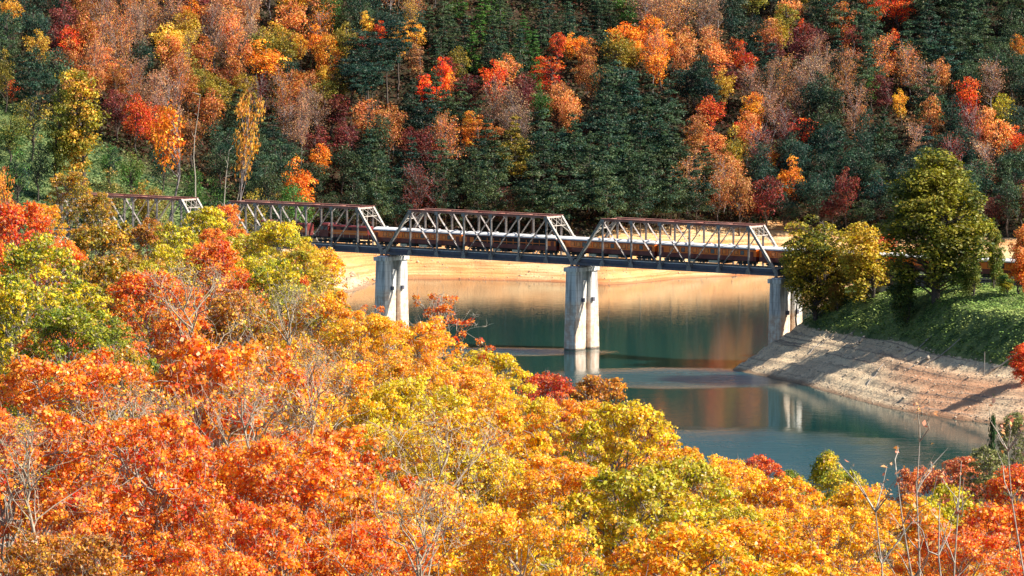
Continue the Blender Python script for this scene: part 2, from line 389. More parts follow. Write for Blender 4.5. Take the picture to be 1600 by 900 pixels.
# ------------------------------------------------------------------ ground and water
def axis(segs):
    out = [segs[0][0]]
    for a, b, s in segs: out += list(np.linspace(a, b, max(1, int(round((b-a)/s)))+1)[1:])
    return np.array(out)
gx = axis([(-2600,-600,200),(-600,-250,25),(-250,-130,6),(-130,40,1.25),(40,112,.75),(112,150,1.25),(150,300,8),(300,700,25),(700,2600,200)])
gy = axis([(-600,-60,40),(-60,680,5),(680,705,1.25),(705,850,.8),(850,1120,1.25),(1120,1400,6),(1400,2000,40),(2000,5000,300)])
GX, GY = np.meshgrid(gx, gy)
H, ZF, ZP, ZN, DS = terrain(GX, GY, True)
isb = (GY > 640)
fine = snoise(GX, GY, 1.1, 21)*.12 + snoise(GX, GY, 2.3, 22)*.07
Hh = H + fine*isb*(H > -.5)
nx, ny = len(gx), len(gy)
idx = np.arange(nx*ny).reshape(ny, nx)
quads = np.stack([idx[:-1,:-1], idx[:-1,1:], idx[1:,1:], idx[1:,:-1]], 2).reshape(-1, 4)
gm = mesh_np('ground', np.stack([GX, GY, Hh], 2).reshape(-1, 3), quads, M['ground'], smooth=True)
edge = 9.2 + snoise(GX, GY, .12, 31)*.6
pene = np.where(ZP >= ZF, 1.0, 0)
edge = np.where(pene > .5, 8.0 + snoise(GX, GY, .15, 33)*.5, edge)
edge = np.where(pene < .5, 8.2 + 3.0*sm((GX-18)/14)*sm((84-GX)/14) + snoise(GX, GY, .12, 31)*.5, edge)
bank = np.clip(.5 + (edge - H)/1.2, 0, 1)*isb
leftgreen = sm((-GX-58)/14)*sm((1085-GY + (GX+100)*-.5)/25)
for nm, a in (('bank', bank), ('green', np.clip(pene + leftgreen, 0, 1)*isb), ('pen', np.maximum(pene, .85*sm((-26-GX)/8)*sm((1046-GY)/8))),
              ('clay', .9*pene*sm((GX-64)/8)*sm((7-H)/2)*sm((snoise(GX*.4, GY*.4, .5, 44)+1.1)))):
    at = gm.attributes.new(nm, 'FLOAT', 'POINT'); at.data.foreach_set('value', a.astype(np.float32).ravel())
link('ground', gm, kind='structure', label='hilly ground with drawn-down clay shores around the lake')
wb = MB(); wb.v = [(-2600,300,0),(2600,300,0),(2600,1200,0),(-2600,1200,0)]; wb.f = [(0,1,2,3)]
me = bpy.data.meshes.new('water'); me.from_pydata(wb.v, [], wb.f); me.materials.append(M['water'])
link('water', me, kind='structure', label='still teal lake water reflecting the hillside')

# ------------------------------------------------------------------ tree builders (mesh variants)
def broad_variant(seed, h=15., r=5.5, base=.25, nl=46, per=60, leaf=.42, shape='round', bark='bark_dark', lob=.30, far=True, irr=.25, nlimb=None):
    rng = np.random.RandomState(seed)
    cz = h*(base+1)/2; hz = h*(1-base)/2
    cen = []; rad = []
    tries = 0
    while len(cen) < nl and tries < 5000:
        tries += 1
        q = rng.normal(0, 1, 3); q /= np.linalg.norm(q); q *= rng.uniform(.15, 1)**.5 * .82
        u = (q[2]+1)/2
        w = 1.0
        if shape == 'cone': w = 1.15*(1-u)**.75 + .12
        elif shape == 'taper': w = 1.12*(1-u)**.42 + .10
        elif shape == 'oval': w = .9 + .12*math.sin(u*7+seed)
        elif shape == 'fan': w = .45 + .75*u
        elif shape == 'round': w = .88 + .2*u
        p = np.array([q[0]*r*w, q[1]*r*w, cz + q[2]*hz])
        rr = r*lob*rng.uniform(.7, 1.25)*(w if shape == 'cone' else 1)
        if cen and min(np.linalg.norm((p-c)) for c in cen) < rr*.55: continue
        cen.append(p); rad.append(rr)
    V = []; CL = []; 
    Pn = []; Nn = []
    for c, rr in zip(cen, rad):
        k = int(per*(rr/(r*lob))**2); d = rng.normal(0, 1, (k, 3)); d /= np.linalg.norm(d, axis=1)[:, None]
        d[:, 2] = np.where((d[:, 2] < -.1) & (rng.uniform(0, 1, k) < .6), -d[:, 2], d[:, 2])
        rad_ = rr*(rng.uniform(.45, 1.08, k)**.6)[:, None]
        wob = 1 + irr*np.sin(d[:, :1]*5+seed)*np.cos(d[:, 1:2]*4)
        Pn.append(c + d*rad_*wob*np.array([1, 1, .8])); Nn.append(d + np.array([0, 0, .4])); CL.append(np.full(k, rng.uniform()))
    P = np.concatenate(Pn); NN = np.concatenate(Nn)
    Vl, Fl = leaves(rng, P, NN, leaf)
    crown = mesh_np('crown', Vl, Fl, M['leaf_far' if far else 'leaf'], rng.uniform(0, 1, len(Fl)), np.concatenate(CL))
    tr = []
    top = np.array([rng.normal(0, .3), rng.normal(0, .3), h*.86])
    tk = wander(rng, np.array([0., 0, -1.0]), top, 8, .25); r0 = h*.017+.03
    tr.append((tk, np.linspace(r0, r0*.25, 8)))
    order = rng.permutation(len(cen))[:(nlimb or len(cen))]
    for i in order:
        c = cen[i]; zz = max(h*base*.7, c[2] - np.hypot(c[0], c[1])*.8 - .5)
        j = min(7, max(0, (zz+1)/(h*.86+1)*7)); j0 = int(j); fr = j-j0
        s = tk[j0]*(1-fr) + tk[min(7, j0+1)]*fr
        tr.append((wander(rng, s, c, 4, .2, .06), np.array([r0*.38, r0*.25, r0*.15, r0*.05])))
    tv, tf = tubes_np(tr, 5)
    trunk = mesh_np('trunk', tv, tf, M[bark], smooth=True)
    return crown, trunk, h, r

def bare_variant(seed, h=16., r=4.2, bark='bark_grey', tipcol=True, leaf=.30, nleaf=2300):
    """late-autumn tree: visible stem, many thin ascending twigs, a thin veil of leaves"""
    rng = np.random.RandomState(seed); tr = []
    tk = wander(rng, np.array([0., 0, -1.]), np.array([0, 0, h*.95]), 9, .15); r0 = .2
    tr.append((tk, np.linspace(r0, .04, 9))); P = []
    for i in range(34):
        f = rng.uniform(.3, .95); j = f*8; s = tk[int(j)]; a = rng.uniform(0, 6.28)
        ln = r*(1.15-f*.6)*rng.uniform(.7, 1.2)
        e = s + np.array([math.cos(a)*ln*.7, math.sin(a)*ln*.7, ln*rng.uniform(.5, 1.3)])
        b = wander(rng, s, e, 5, .25); tr.append((b, np.linspace(.07, .02, 5)))
        for k in range(6):
            q = b[rng.randint(1, 5)]; e2 = q + (e-s)/ln*rng.uniform(.6, 1.6) + rng.normal(0, .5, 3)
            tr.append((np.stack([q, (q+e2)/2+rng.normal(0, .08, 3), e2]), np.array([.045, .035, .02]))); P.append(e2); P.append((q+e2)/2)
    P = np.array(P); n = nleaf; pick = P[rng.randint(0, len(P), n)] + rng.normal(0, .5, (n, 3))
    Vl, Fl = leaves(rng, pick, rng.normal(0, 1, (n, 3)), leaf)
    crown = mesh_np('crown', Vl, Fl, M['leaf_far'], rng.uniform(0, 1, len(Fl)), rng.uniform(0, 1, len(Fl)))
    tv, tf = tubes_np(tr, 3)
    return crown, mesh_np('trunk', tv, tf, M[bark]), h, r

def pine_variant(seed, h=19., r=4.2, base=.3, tiers=11, conical=False, leaf=.5, flat=False):
    """layered pine: separate flat sprays of needles on near-level boughs"""
    rng = np.random.RandomState(seed); tr = []
    tk = wander(rng, np.array([0., 0, -1.]), np.array([0, 0, h]), 9, .06); tr.append((tk, np.linspace(.26, .03, 9)))
    P = []; NN = []; CL = []
    for i in range(tiers):
        f = base + (1-base)*(i+rng.uniform(-.35, .35))/tiers
        f = min(.97, max(base, f)); z = f*h
        u = (f-base)/(1-base)
        w = (1-u)**.85 + .06 if conical else (math.sin(min(1, u*.95+.3)*math.pi*.98)**.8*.85 + .18)
        if flat: w = .35+.8*u**.5 if u < .92 else .7
        nb = rng.randint(4, 6) if not conical else 5; a0 = rng.uniform(0, 6.28)
        for k in range(nb):
            a = a0 + k*6.28/nb + rng.normal(0, .3); ln = r*w*rng.uniform(.5, 1.2); c = rng.uniform()
            j = f*8; s = tk[min(8, int(j))].copy(); s[2] = z
            e = s + np.array([math.cos(a)*ln, math.sin(a)*ln, ln*(rng.uniform(-.1, .5) if not conical else -.25)])
            tr.append((np.stack([s, e]), np.array([.07, .02])))
            for q_ in range(3 if not conical else 2):                  # tufts along the bough
                g = rng.uniform(.45, 1.0); cc = s + (e-s)*g + rng.normal(0, .12*ln, 3)*np.array([1, 1, .2]); rw = max(.45, ln*.30)*rng.uniform(.7, 1.2)
                n = int((17 if not conical else 22)*rw**1.3/leaf*.9)+5; q = rng.normal(0, .5, (n, 3)); 
                P.append(cc + q*np.array([rw, rw, rw*.52]) + np.array([0, 0, .12])); NN.append(q*np.array([.8, .8, .3]) + np.array([0, 0, .9])); CL.append(np.full(n, c))
    tp = rng.normal(0, .3, (30, 3))*np.array([1, 1, 1.6]) + np.array([0, 0, h*.97]); P.append(tp); NN.append(np.tile([0, 0, 1.], (30, 1))); CL.append(np.full(30, .8))
    P = np.concatenate(P); NN = np.concatenate(NN)
    Vl, Fl = leaves(rng, P, NN, leaf, aspect=.45, jitter=.55)
    crown = mesh_np('crown', Vl, Fl, M['leaf_far'], rng.uniform(0, 1, len(Fl)), np.concatenate(CL))
    tv, tf = tubes_np(tr, 4)
    return crown, mesh_np('trunk', tv, tf, M['bark_dark']), h, r

def near_variant(seed, h=15., r=5.0, base=.3, limbs=24, sec=7, per=150, leaf=.14, bark='bark_grey', lob=.62, shape='round', sparse=1.0, twigs=4, thick=1.0):
    """trunk, limbs and twigs inside a domed envelope; leaves in clumps round the twigs"""
    rng = np.random.RandomState(seed); big = []; small = []
    cz = h*base + (h*(1-base))*.45; ht = h - lob*.7 - cz; hb = cz - h*base; rr_ = r - lob*.6
    def env(q):                                   # >1 outside
        zz = (q[2]-cz)/(ht if q[2] > cz else hb); w = 1.
        if shape == 'cone': w = 1.25*(1-min(1, max(0, (q[2]-h*base)/(h*(1-base)))))**.75+.05; zz *= .96
        return (q[0]**2+q[1]**2)/(rr_*w)**2 + abs(zz)**2.2
    tk = wander(rng, np.array([0., 0, 0.]), np.array([rng.normal(0, .3), rng.normal(0, .3), h*.88]), 10, .3); r0 = (h*.011+.03)*thick
    big.append((np.vstack([[0, 0, -16.]+tk[0]*0, tk]), np.concatenate([[r0*1.5], np.linspace(r0, r0*.2, 10)])))
    L_, Lc = [], []
    for i in range(limbs):
        f = base*.8 + (.93-base*.8)*((i+rng.uniform(0, .8))/limbs); j = min(8.99, f*9); s = tk[int(j)]*(1-j%1)+tk[int(j)+1]*(j % 1)
        a = i*2.4 + rng.normal(0, .4); el = rng.uniform(.1, .8) + f*.5
        dv = np.array([math.cos(a)*math.cos(el), math.sin(a)*math.cos(el), math.sin(el)]); t = .3
        lim = rng.uniform(.7, 1.25)
        while t < 14 and env(s + dv*t) < lim: t += .2
        ln = max(.8, t*rng.uniform(.86, 1.0)); e = s + dv*ln
        b = wander(rng, s, e, 7, .28, .04); big.append((b, np.linspace(r0*.4, r0*.07, 7))); cl = rng.uniform()
        L_.append(e); Lc.append(cl)
        for k in range(sec):
            g = rng.uniform(.35, 1); jj = min(5.99, g*6); q = b[int(jj)]*(1-jj % 1)+b[int(jj)+1]*(jj % 1)
            d2 = dv*.6 + rng.normal(0, .65, 3) + np.array([0, 0, .2]); d2 /= np.linalg.norm(d2); l2 = ln*.45*rng.uniform(.6, 1.1)
            while l2 > .4 and env(q+d2*l2) > 1.18: l2 *= .85
            e2 = q + d2*l2; small.append((wander(rng, q, e2, 4, .3), np.linspace(r0*.15, r0*.05, 4)))
            L_.append(e2); Lc.append(cl*.5 + rng.uniform(0, .5))
    Pn, Nn, Cn = [], [], []
    for c, cl in zip(L_, Lc):
        R_ = lob*rng.uniform(.65, 1.3)
        for k in range(twigs):
            d = rng.normal(0, 1, 3)+np.array([0, 0, .3]); d /= np.linalg.norm(d); e3 = c + d*R_*rng.uniform(.8, 1.8)
            small.append((np.stack([c, (c+e3)/2+rng.normal(0, .05, 3), e3]), np.array([.014, .010, .005])*max(1, leaf/.15)))
        if rng.uniform() > sparse: continue
        n = int(per*(R_/lob)**2); d = rng.normal(0, 1, (n, 3)); d /= np.linalg.norm(d, axis=1)[:, None]
        d[:, 2] = np.where((d[:, 2] < -.2) & (rng.uniform(0, 1, n) < .7), -d[:, 2], d[:, 2])
        lump = 1 + .28*np.sin(d[:, :1]*6+seed+c[0])*np.cos(d[:, 1:2]*5+c[1])
        P = c + d*R_*lump*(rng.uniform(.35, 1.12, n)**.55)[:, None]*np.array([1, 1, .72])
        Pn.append(P); Nn.append(d + np.array([0, 0, .3])); Cn.append(np.full(n, cl))
    P = np.concatenate(Pn); n = len(P)
    Vl, Fl = leaves(rng, P, np.concatenate(Nn)*1.1, leaf, aspect=.75, jitter=.75)
    crown = mesh_np('crown', Vl, Fl, M['leaf'], rng.uniform(0, 1, n), np.concatenate(Cn))
    tv, tf = tubes_np(big, 6) if False else tubes_np(big, 5); sv_, sf = tubes_np(small, 3)
    trunk = mesh_np('trunk', np.concatenate([tv, sv_]), np.concatenate([tf, sf+len(tv)]), M[bark], smooth=True)
    return crown, trunk, h, r

VAR = {
 'round': [broad_variant(s, 16, 5.2, .22, 44, 62, .42) for s in (11, 12, 13, 14)],
 'oval':  [broad_variant(s, 18, 4.0, .18, 46, 58, .40, 'oval') for s in (21, 22, 23)],
 'fan':   [broad_variant(s, 15, 4.6, .42, 30, 52, .42, 'fan', 'bark_grey', irr=.4) for s in (31, 32)],
 'bare':  [bare_variant(s) for s in (41, 42, 43)],
 'pine': [pine_variant(s, 19, 4.4) for s in (51, 52, 53, 54)],
 'flatpine': [pine_variant(s, 21, 4.0, .62, 8, flat=True) for s in (61, 62)],
 'conifer': [pine_variant(s, 14, 2.9, .12, 14, conical=True, leaf=.40) for s in (71, 72, 73)],
}
KINDNAME = {'round': 'round_tree', 'oval': 'narrow_tree', 'fan': 'fan_shaped_tree', 'bare': 'thin_crowned_tree', 'pine': 'pine_tree', 'flatpine': 'pine_tree', 'conifer': 'conifer_tree'}
FORM = {'round': 'round tree', 'oval': 'narrow tree', 'fan': 'fan-shaped tree', 'bare': 'thin leafless tree', 'pine': 'layered pine', 'flatpine': 'high-crowned pine', 'conifer': 'cone-shaped conifer'}
COL = {  # col1, col2, word
 'Or': ((.88,.24,.025), (.92,.38,.04), 'bright orange'), 'Rd': ((.72,.09,.025), (.80,.17,.03), 'red-orange'),
 'Pk': ((.60,.23,.09), (.74,.33,.10), 'salmon orange'), 'Yl': ((.80,.42,.05), (.86,.52,.07), 'golden yellow'),
 'Br': ((.40,.14,.05), (.50,.20,.05), 'brownish orange'), 'Ol': ((.20,.19,.03), (.42,.30,.04), 'olive yellow'),
 'Gn': ((.017,.056,.034), (.065,.105,.042), 'dark green'), 'Bl': ((.013,.045,.035), (.032,.075,.042), 'blue-green'),
 'Mg': ((.05,.15,.03), (.09,.20,.035), 'mid green'), 'Mv': ((.38,.20,.13), (.52,.29,.14), 'greyish mauve'),
 'Dr': ((.15,.03,.03), (.24,.055,.035), 'dark red'), 'Yg': ((.30,.33,.03), (.50,.42,.04), 'yellow-green'),  # the dark red is darkened to carry shade in its colour
}
def plant(kind, var, x, y, z, h, wr, col, name, label, cat='tree', group=None, tilt=0, rot=None, rng=random, vary=False):
    cr, tk, h0, r0 = VAR[kind][var % len(VAR[kind])] if isinstance(kind, str) else kind
    rz = rot if rot is not None else rng.uniform(0, 6.28)
    root = empty(name, (x, y, z), rz, label=label, cat=cat, group=group)
    sx = wr/r0; sz = h/h0
    root.scale = (sx, sx, sz)
    if tilt: root.rotation_euler = (0, tilt, rz if vary else 0)
    k = rng.uniform(.72, 1.3) if vary else 1.0; g = rng.uniform(.88, 1.15) if vary else 1.0
    c = link('crown', cr, root); c['col1'] = [min(1, col[0][0]*k*g), col[0][1]*k, col[0][2]*k/g, 1.0]; c['col2'] = [min(1, col[1][0]*k*g), col[1][1]*k, col[1][2]*k/g, 1.0]
    link('trunk', tk, root)
    return root

# ------------------------------------------------------------------ the far hillside, tree by tree
# (px, py of the top, crown width px, tree height m, kind, colour) read from the photograph
HILL = """
12,14,60,17,round,Gn;50,8,55,18,round,Bl;20,62,50,16,oval,Gn;57,48,48,13,round,Yl;100,0,60,16,round,Dr;135,22,60,18,round,Br;112,28,40,16,round,Rd;
20,122,26,8,round,Rd;48,90,60,16,pine,Bl;85,75,60,17,round,Gn;8,85,40,15,round,Ol;150,60,40,18,bare,Pk;165,0,50,18,bare,Mv;190,14,42,16,bare,Pk;
182,45,55,18,bare,Pk;215,15,40,15,bare,Mv;225,50,48,16,round,Bl;265,26,70,16,round,Yl;298,45,52,18,bare,Yl;318,58,50,18,round,Br;335,12,48,18,bare,Mv;
365,18,50,15,bare,Pk;345,-6,70,15,round,Pk;300,-10,50,15,round,Or;415,64,76,15,round,Or;452,78,44,14,round,Bl;430,24,52,14,round,Yl;468,50,26,12,oval,Yl;
500,14,50,15,bare,Or;495,35,44,14,round,Or;395,8,50,16,bare,Mv;455,5,60,15,round,Pk;515,50,34,14,round,Ol;540,30,34,14,pine,Gn;575,14,32,14,oval,Yl;592,30,26,13,oval,Rd;
610,2,56,17,round,Bl;560,-2,60,16,round,Gn;520,-6,50,15,round,Mg;645,30,40,13,oval,Yl;625,40,34,13,round,Yl;650,62,36,14,oval,Pk;640,0,30,16,bare,Yl;
605,58,66,21,flatpine,Bl;575,72,60,21,flatpine,Bl;548,84,52,20,flatpine,Bl;505,88,32,15,oval,Yl;530,105,50,15,round,Ol;480,100,50,16,round,Br;455,110,50,15,round,Br;
210,100,38,17,bare,Br;245,108,50,18,bare,Mv;280,95,44,17,bare,Pk;180,100,40,17,oval,Br;150,88,34,16,oval,Pk;180,154,30,8,round,Rd;205,178,34,7,round,Rd;232,180,34,8,round,Rd;
320,105,54,14,round,Ol;295,118,40,12,round,Br;385,105,50,14,round,Ol;405,128,50,16,bare,Dr;440,120,50,16,bare,Br;395,155,60,17,pine,Gn;340,190,40,12,round,Gn;
690,82,30,17,oval,Rd;700,95,26,14,oval,Or;720,62,44,15,round,Ol;680,108,70,20,pine,Gn;720,120,60,18,pine,Gn;665,150,50,17,pine,Bl;735,175,18,8,oval,Or;730,195,14,7,oval,Or;
790,88,56,14,round,Pk;770,98,50,16,round,Rd;820,108,50,15,round,Dr;770,128,50,17,bare,Mv;800,140,46,16,bare,Mv;845,135,40,14,round,Mg;870,128,50,15,round,Pk;890,140,44,14,round,Pk;
575,158,60,13,round,Pk;610,165,56,15,round,Br;640,190,44,14,round,Dr;590,185,60,15,round,Gn;540,175,56,15,oval,Dr;480,140,30,17,bare,Mv;470,160,28,17,bare,Mv;
500,228,42,11,round,Or;490,250,60,12,round,Gn;430,190,60,15,pine,Bl;400,200,52,16,round,Gn;450,220,60,14,round,Gn;540,215,60,16,round,Gn;575,215,50,16,pine,Gn;
700,10,36,13,conifer,Gn;725,18,34,13,conifer,Gn;750,2,36,13,conifer,Mg;772,22,34,13,conifer,Gn;795,8,34,13,conifer,Gn;820,18,36,13,conifer,Mg;845,4,34,13,conifer,Gn;868,24,34,13,conifer,Gn;890,6,36,13,conifer,Gn;912,22,34,13,conifer,Bl;935,6,34,13,conifer,Gn;
712,42,34,13,conifer,Gn;740,48,34,12,conifer,Mg;762,46,34,13,conifer,Gn;788,42,34,12,conifer,Gn;812,50,34,13,conifer,Gn;838,44,34,12,conifer,Mg;690,30,40,13,conifer,Gn;835,72,34,12,conifer,Mg;808,72,34,12,conifer,Gn;780,68,30,12,conifer,Gn;
870,48,30,12,oval,Rd;893,50,36,11,round,Or;912,58,26,10,round,Or;915,82,44,13,round,Br;945,45,40,15,oval,Gn;970,28,30,11,oval,Or;965,50,56,16,round,Ol;990,45,50,14,round,Or;
1030,42,50,17,round,Or;1020,62,44,15,bare,Pk;1065,55,44,15,round,Pk;1010,0,60,15,bare,Mv;1060,-4,60,16,bare,Pk;1100,5,50,16,bare,Mv;1110,42,48,15,round,Pk;1150,52,38,12,round,Rd;1145,10,40,14,round,Bl;985,5,34,14,oval,Mg;
1090,86,52,17,oval,Bl;1133,104,42,14,round,Yl;960,110,60,18,pine,Gn;940,95,40,17,oval,Gn;985,115,60,18,pine,Bl;1015,118,54,18,pine,Gn;1045,125,50,18,pine,Gn;
1090,165,38,11,round,Pk;1105,195,50,12,round,Rd;1120,210,50,12,round,Pk;1175,148,48,13,round,Or;1165,178,50,11,round,Rd;1205,30,40,12,round,Pk;1220,25,44,13,round,Ol;1255,28,24,10,oval,Rd;1210,60,40,14,round,Dr;1185,58,40,14,pine,Bl;
1225,88,48,17,bare,Pk;1205,100,34,17,bare,Mv;1250,105,44,16,bare,Mv;1280,110,50,15,round,Bl;1290,85,44,15,bare,Mv;1320,100,40,15,bare,Pk;1325,40,30,11,oval,Or;1370,-12,46,14,round,Rd;1345,20,44,16,pine,Gn;
1393,42,24,12,oval,Rd;1395,78,20,9,oval,Rd;1420,35,60,16,pine,Gn;1460,28,50,16,pine,Bl;1500,20,50,16,pine,Gn;1540,30,60,16,pine,Gn;1580,12,50,15,round,Gn;1420,80,50,15,bare,Pk;1470,90,40,14,round,Pk;1440,60,50,15,pine,Gn;
1255,185,60,11,round,Rd;1230,180,44,14,bare,Dr;1200,232,40,9,round,Or;1350,165,30,12,round,Br;1360,118,30,11,oval,Mg;1405,140,30,11,round,Yl;1510,122,56,15,round,Rd;1520,180,50,16,bare,Dr;1570,150,50,13,round,Yg;1590,50,30,12,round,Or;
1560,62,50,14,round,Gn;1590,195,40,11,round,Rd;1130,255,50,13,bare,Pk;1140,275,50,11,round,Pk;1100,225,60,15,pine,Gn;1300,120,50,16,round,Gn;1000,185,70,18,pine,Gn;950,190,70,18,pine,Gn;900,185,70,18,pine,Gn;850,180,70,18,pine,Gn;800,185,60,17,pine,Ol;
760,190,60,16,pine,Gn;1050,190,60,18,pine,Gn;690,180,34,14,bare,Pk;690,225,60,16,pine,Gn;640,220,60,16,pine,Bl;740,235,60,16,pine,Gn;600,245,56,15,pine,Gn;1245,215,70,15,round,Bl;1300,190,70,15,round,Bl;1200,265,70,14,round,Bl;1270,260,70,14,round,Bl;1340,230,70,15,round,Bl;
680,285,44,12,bare,Dr;790,290,50,12,bare,Dr;560,290,60,12,round,Gn;620,300,60,11,round,Bl;1010,250,70,17,pine,Gn;950,255,70,17,pine,Gn;890,250,70,17,pine,Gn;830,250,70,17,pine,Gn;1060,260,60,16,pine,Gn;
450,270,60,12,round,Mg;400,270,50,11,round,Gn;440,300,50,8,round,Ol;520,300,60,11,round,Gn;1380,270,70,14,round,Bl;1170,300,60,9,round,Dr;1230,305,60,9,round,Bl;1300,300,60,10,round,Dr;1350,310,60,9,round,Gn;1530,240,60,15,round,Gn;1590,260,60,14,round,Gn;1560,300,60,10,round,Dr;1600,290,60,10,round,Ol;1480,200,60,15,round,Bl
"""
listed = []
for ln in HILL.replace('\n', '').split(';'):
    q = ln.split(',')
    if len(q) == 6: listed.append((float(q[0]), float(q[1]), float(q[2]), float(q[3]), q[4].strip(), q[5].strip()))
YS = np.arange(930, 1420, 1.5)
_cache = {}
def solve(px, py, h, ymin):
    xs = (px-800)/F*YS; Hs = terrain(xs, YS); 
    _, yy = proj(xs, YS, Hs+h)
    ok = (YS > ymin) & (Hs > 8.0) & (yy <= py)
    i = np.argmax(ok)
    if not ok[i]: return None
    return xs[i], YS[i], Hs[i]
rnd = random.Random(5)
far = []                                    # (px, py, x, y, z, h, r, kind, col)
def far_min(px): return 1000 if px < 480 else 1040
def addfar(px, py, w, h, kind, col, hand=True):
    s = solve(px, py, h, far_min(px))
    if s is None: return False
    x, y, z = s
    if px < 400 and y < 1075 and not hand: return False
    for q in far:
        if (q[2]-x)**2 + ((q[3]-y))**2 < (2.2 if hand else 4.4)**2: return False
    far.append((px, py, x, y, z, h*rnd.uniform(.93, 1.12), w/2/(F/y), kind, col)); return True
for t in listed: addfar(*t)
base_pts = [(t[0], t[1], t[4], t[5]) for t in listed]
nf = 0
for row, py in enumerate(list(range(-75, 330, 27))):
    for px in range(-40, 1660, 44):
        qx = px + rnd.uniform(-18, 18) + (row % 2)*22; qy = py + rnd.uniform(-10, 10)
        if qx < 420 and qy > 150 + qx*.28: continue
        near = sorted(base_pts, key=lambda b: (b[0]-qx)**2 + (b[1]-qy)**2)[:3]
        b = rnd.choice(near)
        kind, col = b[2], b[3]
        if col in ('Or', 'Rd', 'Yl') and rnd.random() < .55: col = rnd.choice(['Br', 'Pk', 'Dr', 'Ol'])
        if qx > 1150 and col in ('Or','Rd','Pk','Yl','Br','Yg') and rnd.random() < .6: kind, col = rnd.choice([('pine','Gn'),('pine','Bl'),('round','Bl'),('bare','Mv')])
        hh = {'conifer': 13, 'pine': 18, 'flatpine': 19}.get(kind, 15)*rnd.uniform(.85, 1.15)
        if addfar(qx, qy, rnd.uniform(44, 62)*(0.7 if kind == 'conifer' else 1), hh, kind, col, False): nf += 1
# names for places
def where(px, py):
    for lim, w in ((75, 'left of the bridge'), (335, 'behind leftmost truss'), (612, 'behind second truss from left'), (912, 'behind third truss from left'),
                   (1228, 'behind rightmost truss'), (1400, 'behind the small peninsula trees'), (1530, 'behind the tall peninsula tree'), (9999, 'at the right edge')):
        if px < lim: return w
def band(py):
    for lim, w in ((0, 'topmost'), (40, 'upper'), (85, 'high'), (130, 'midway'), (180, 'halfway'), (230, 'lower'), (9999, 'low')):
        if py < lim: return w
ORD = ['leftmost', 'second from left', 'third from left', 'fourth from left', 'fifth from left', 'sixth from left', 'seventh from left', 'eighth from left', 'ninth from left', 'tenth from left', 'eleventh from left', 'twelfth from left']
groups = {}
for i, q in enumerate(far):
    groups.setdefault(f"{COL[q[8]][2]} {FORM[q[7]]} {band(q[1])} {where(q[0], q[1])}", []).append(i)
labels = {}
for k, ids in groups.items():
    ids.sort(key=lambda i: far[i][0])
    for n_, i in enumerate(ids): labels[i] = k if len(ids) == 1 else f"{k}, {ORD[min(n_, 11)]}"
for i, (px, py, x, y, z, h, r, kind, col) in enumerate(far):
    plant(kind, rnd.randint(0, 9), x, y, z-.2, h, r*rnd.uniform(.95, 1.1), COL[col], KINDNAME[kind], labels[i],
          group='trees on the far hillside', rng=rnd, vary=True, tilt=rnd.uniform(-.05, .05))
print('far trees', len(far), 'filled', nf)

# undergrowth over the far hill and creeper leaves on the open slopes (nobody could count them)
def cover(name, mat, n, xr, yr, zr, size, keep, seed, label, lift=.15, lump=0, jit=.6):
    rng = np.random.RandomState(seed)
    X = rng.uniform(*xr, n); Y = rng.uniform(*yr, n); Z = terrain(X, Y); k = (Z > zr[0]) & (Z < zr[1]) & keep(X, Y, Z)
    X, Y, Z = X[k], Y[k], Z[k]; n = len(X)
    Zo = rng.uniform(0, 1, n)*lift
    if lump: Zo += np.maximum(0, snoise(X, Y, .9, 77))*lump*rng.uniform(.3, 1, n)
    V, Fq = leaves(rng, np.stack([X, Y, Z+Zo], 1), np.tile([0, 0, 1.2], (n, 1)), size, aspect=.8, jitter=jit)
    link(name, mesh_np(name, V, Fq, mat, rng.uniform(0, 1, n)), label=label, kind='stuff', cat='plants')
infar = lambda X, Y, Z: (np.abs(X) < .13*Y+10)
cover('undergrowth', M['under'], 190000, (-170, 175), (985, 1260), (9.5, 90), .8, lambda X, Y, Z: infar(X, Y, Z) & (Y > 1030) & ((X > -45) | (Y > 1075)), 3, 'dark mixed undergrowth between the trees of the far hillside', 1.5, 3.2, 1.0)
peng = lambda X, Y, Z: (X > 42) & (Y < 880) & (X < .135*Y)
def notrack(X, Y): return np.abs((X-53)*.616 + (Y-840)*.788) > 2.4
cover('creeper', M['kudzu'], 110000, (44, 118), (725, 880), (8.2, 18.5), .4, lambda X, Y, Z: peng(X, Y, Z) & notrack(X, Y) & (Z > 8.2+snoise(X, Y, .15, 33)*.5 + .4), 6, 'green creeper covering the right-hand peninsula slope', .3, .45, .32)
cover('creeper', M['slope_leaves'], 60000, (-150, -40), (940, 1090), (9.0, 60), .6, lambda X, Y, Z: (Y < 1092 + (X+100)*.5) & (X < -44), 8, 'green creeper and grass on the slope behind the leftmost truss', .5, .9, .6)
cover('undergrowth', M['litter'], 60000, (-75, 75), (60, 620), (4, 70), .3, lambda X, Y, Z: np.abs(X) < .13*Y+3, 10, 'orange and green undergrowth beneath the nearest trees', 1.0, 1.6, 1.0)

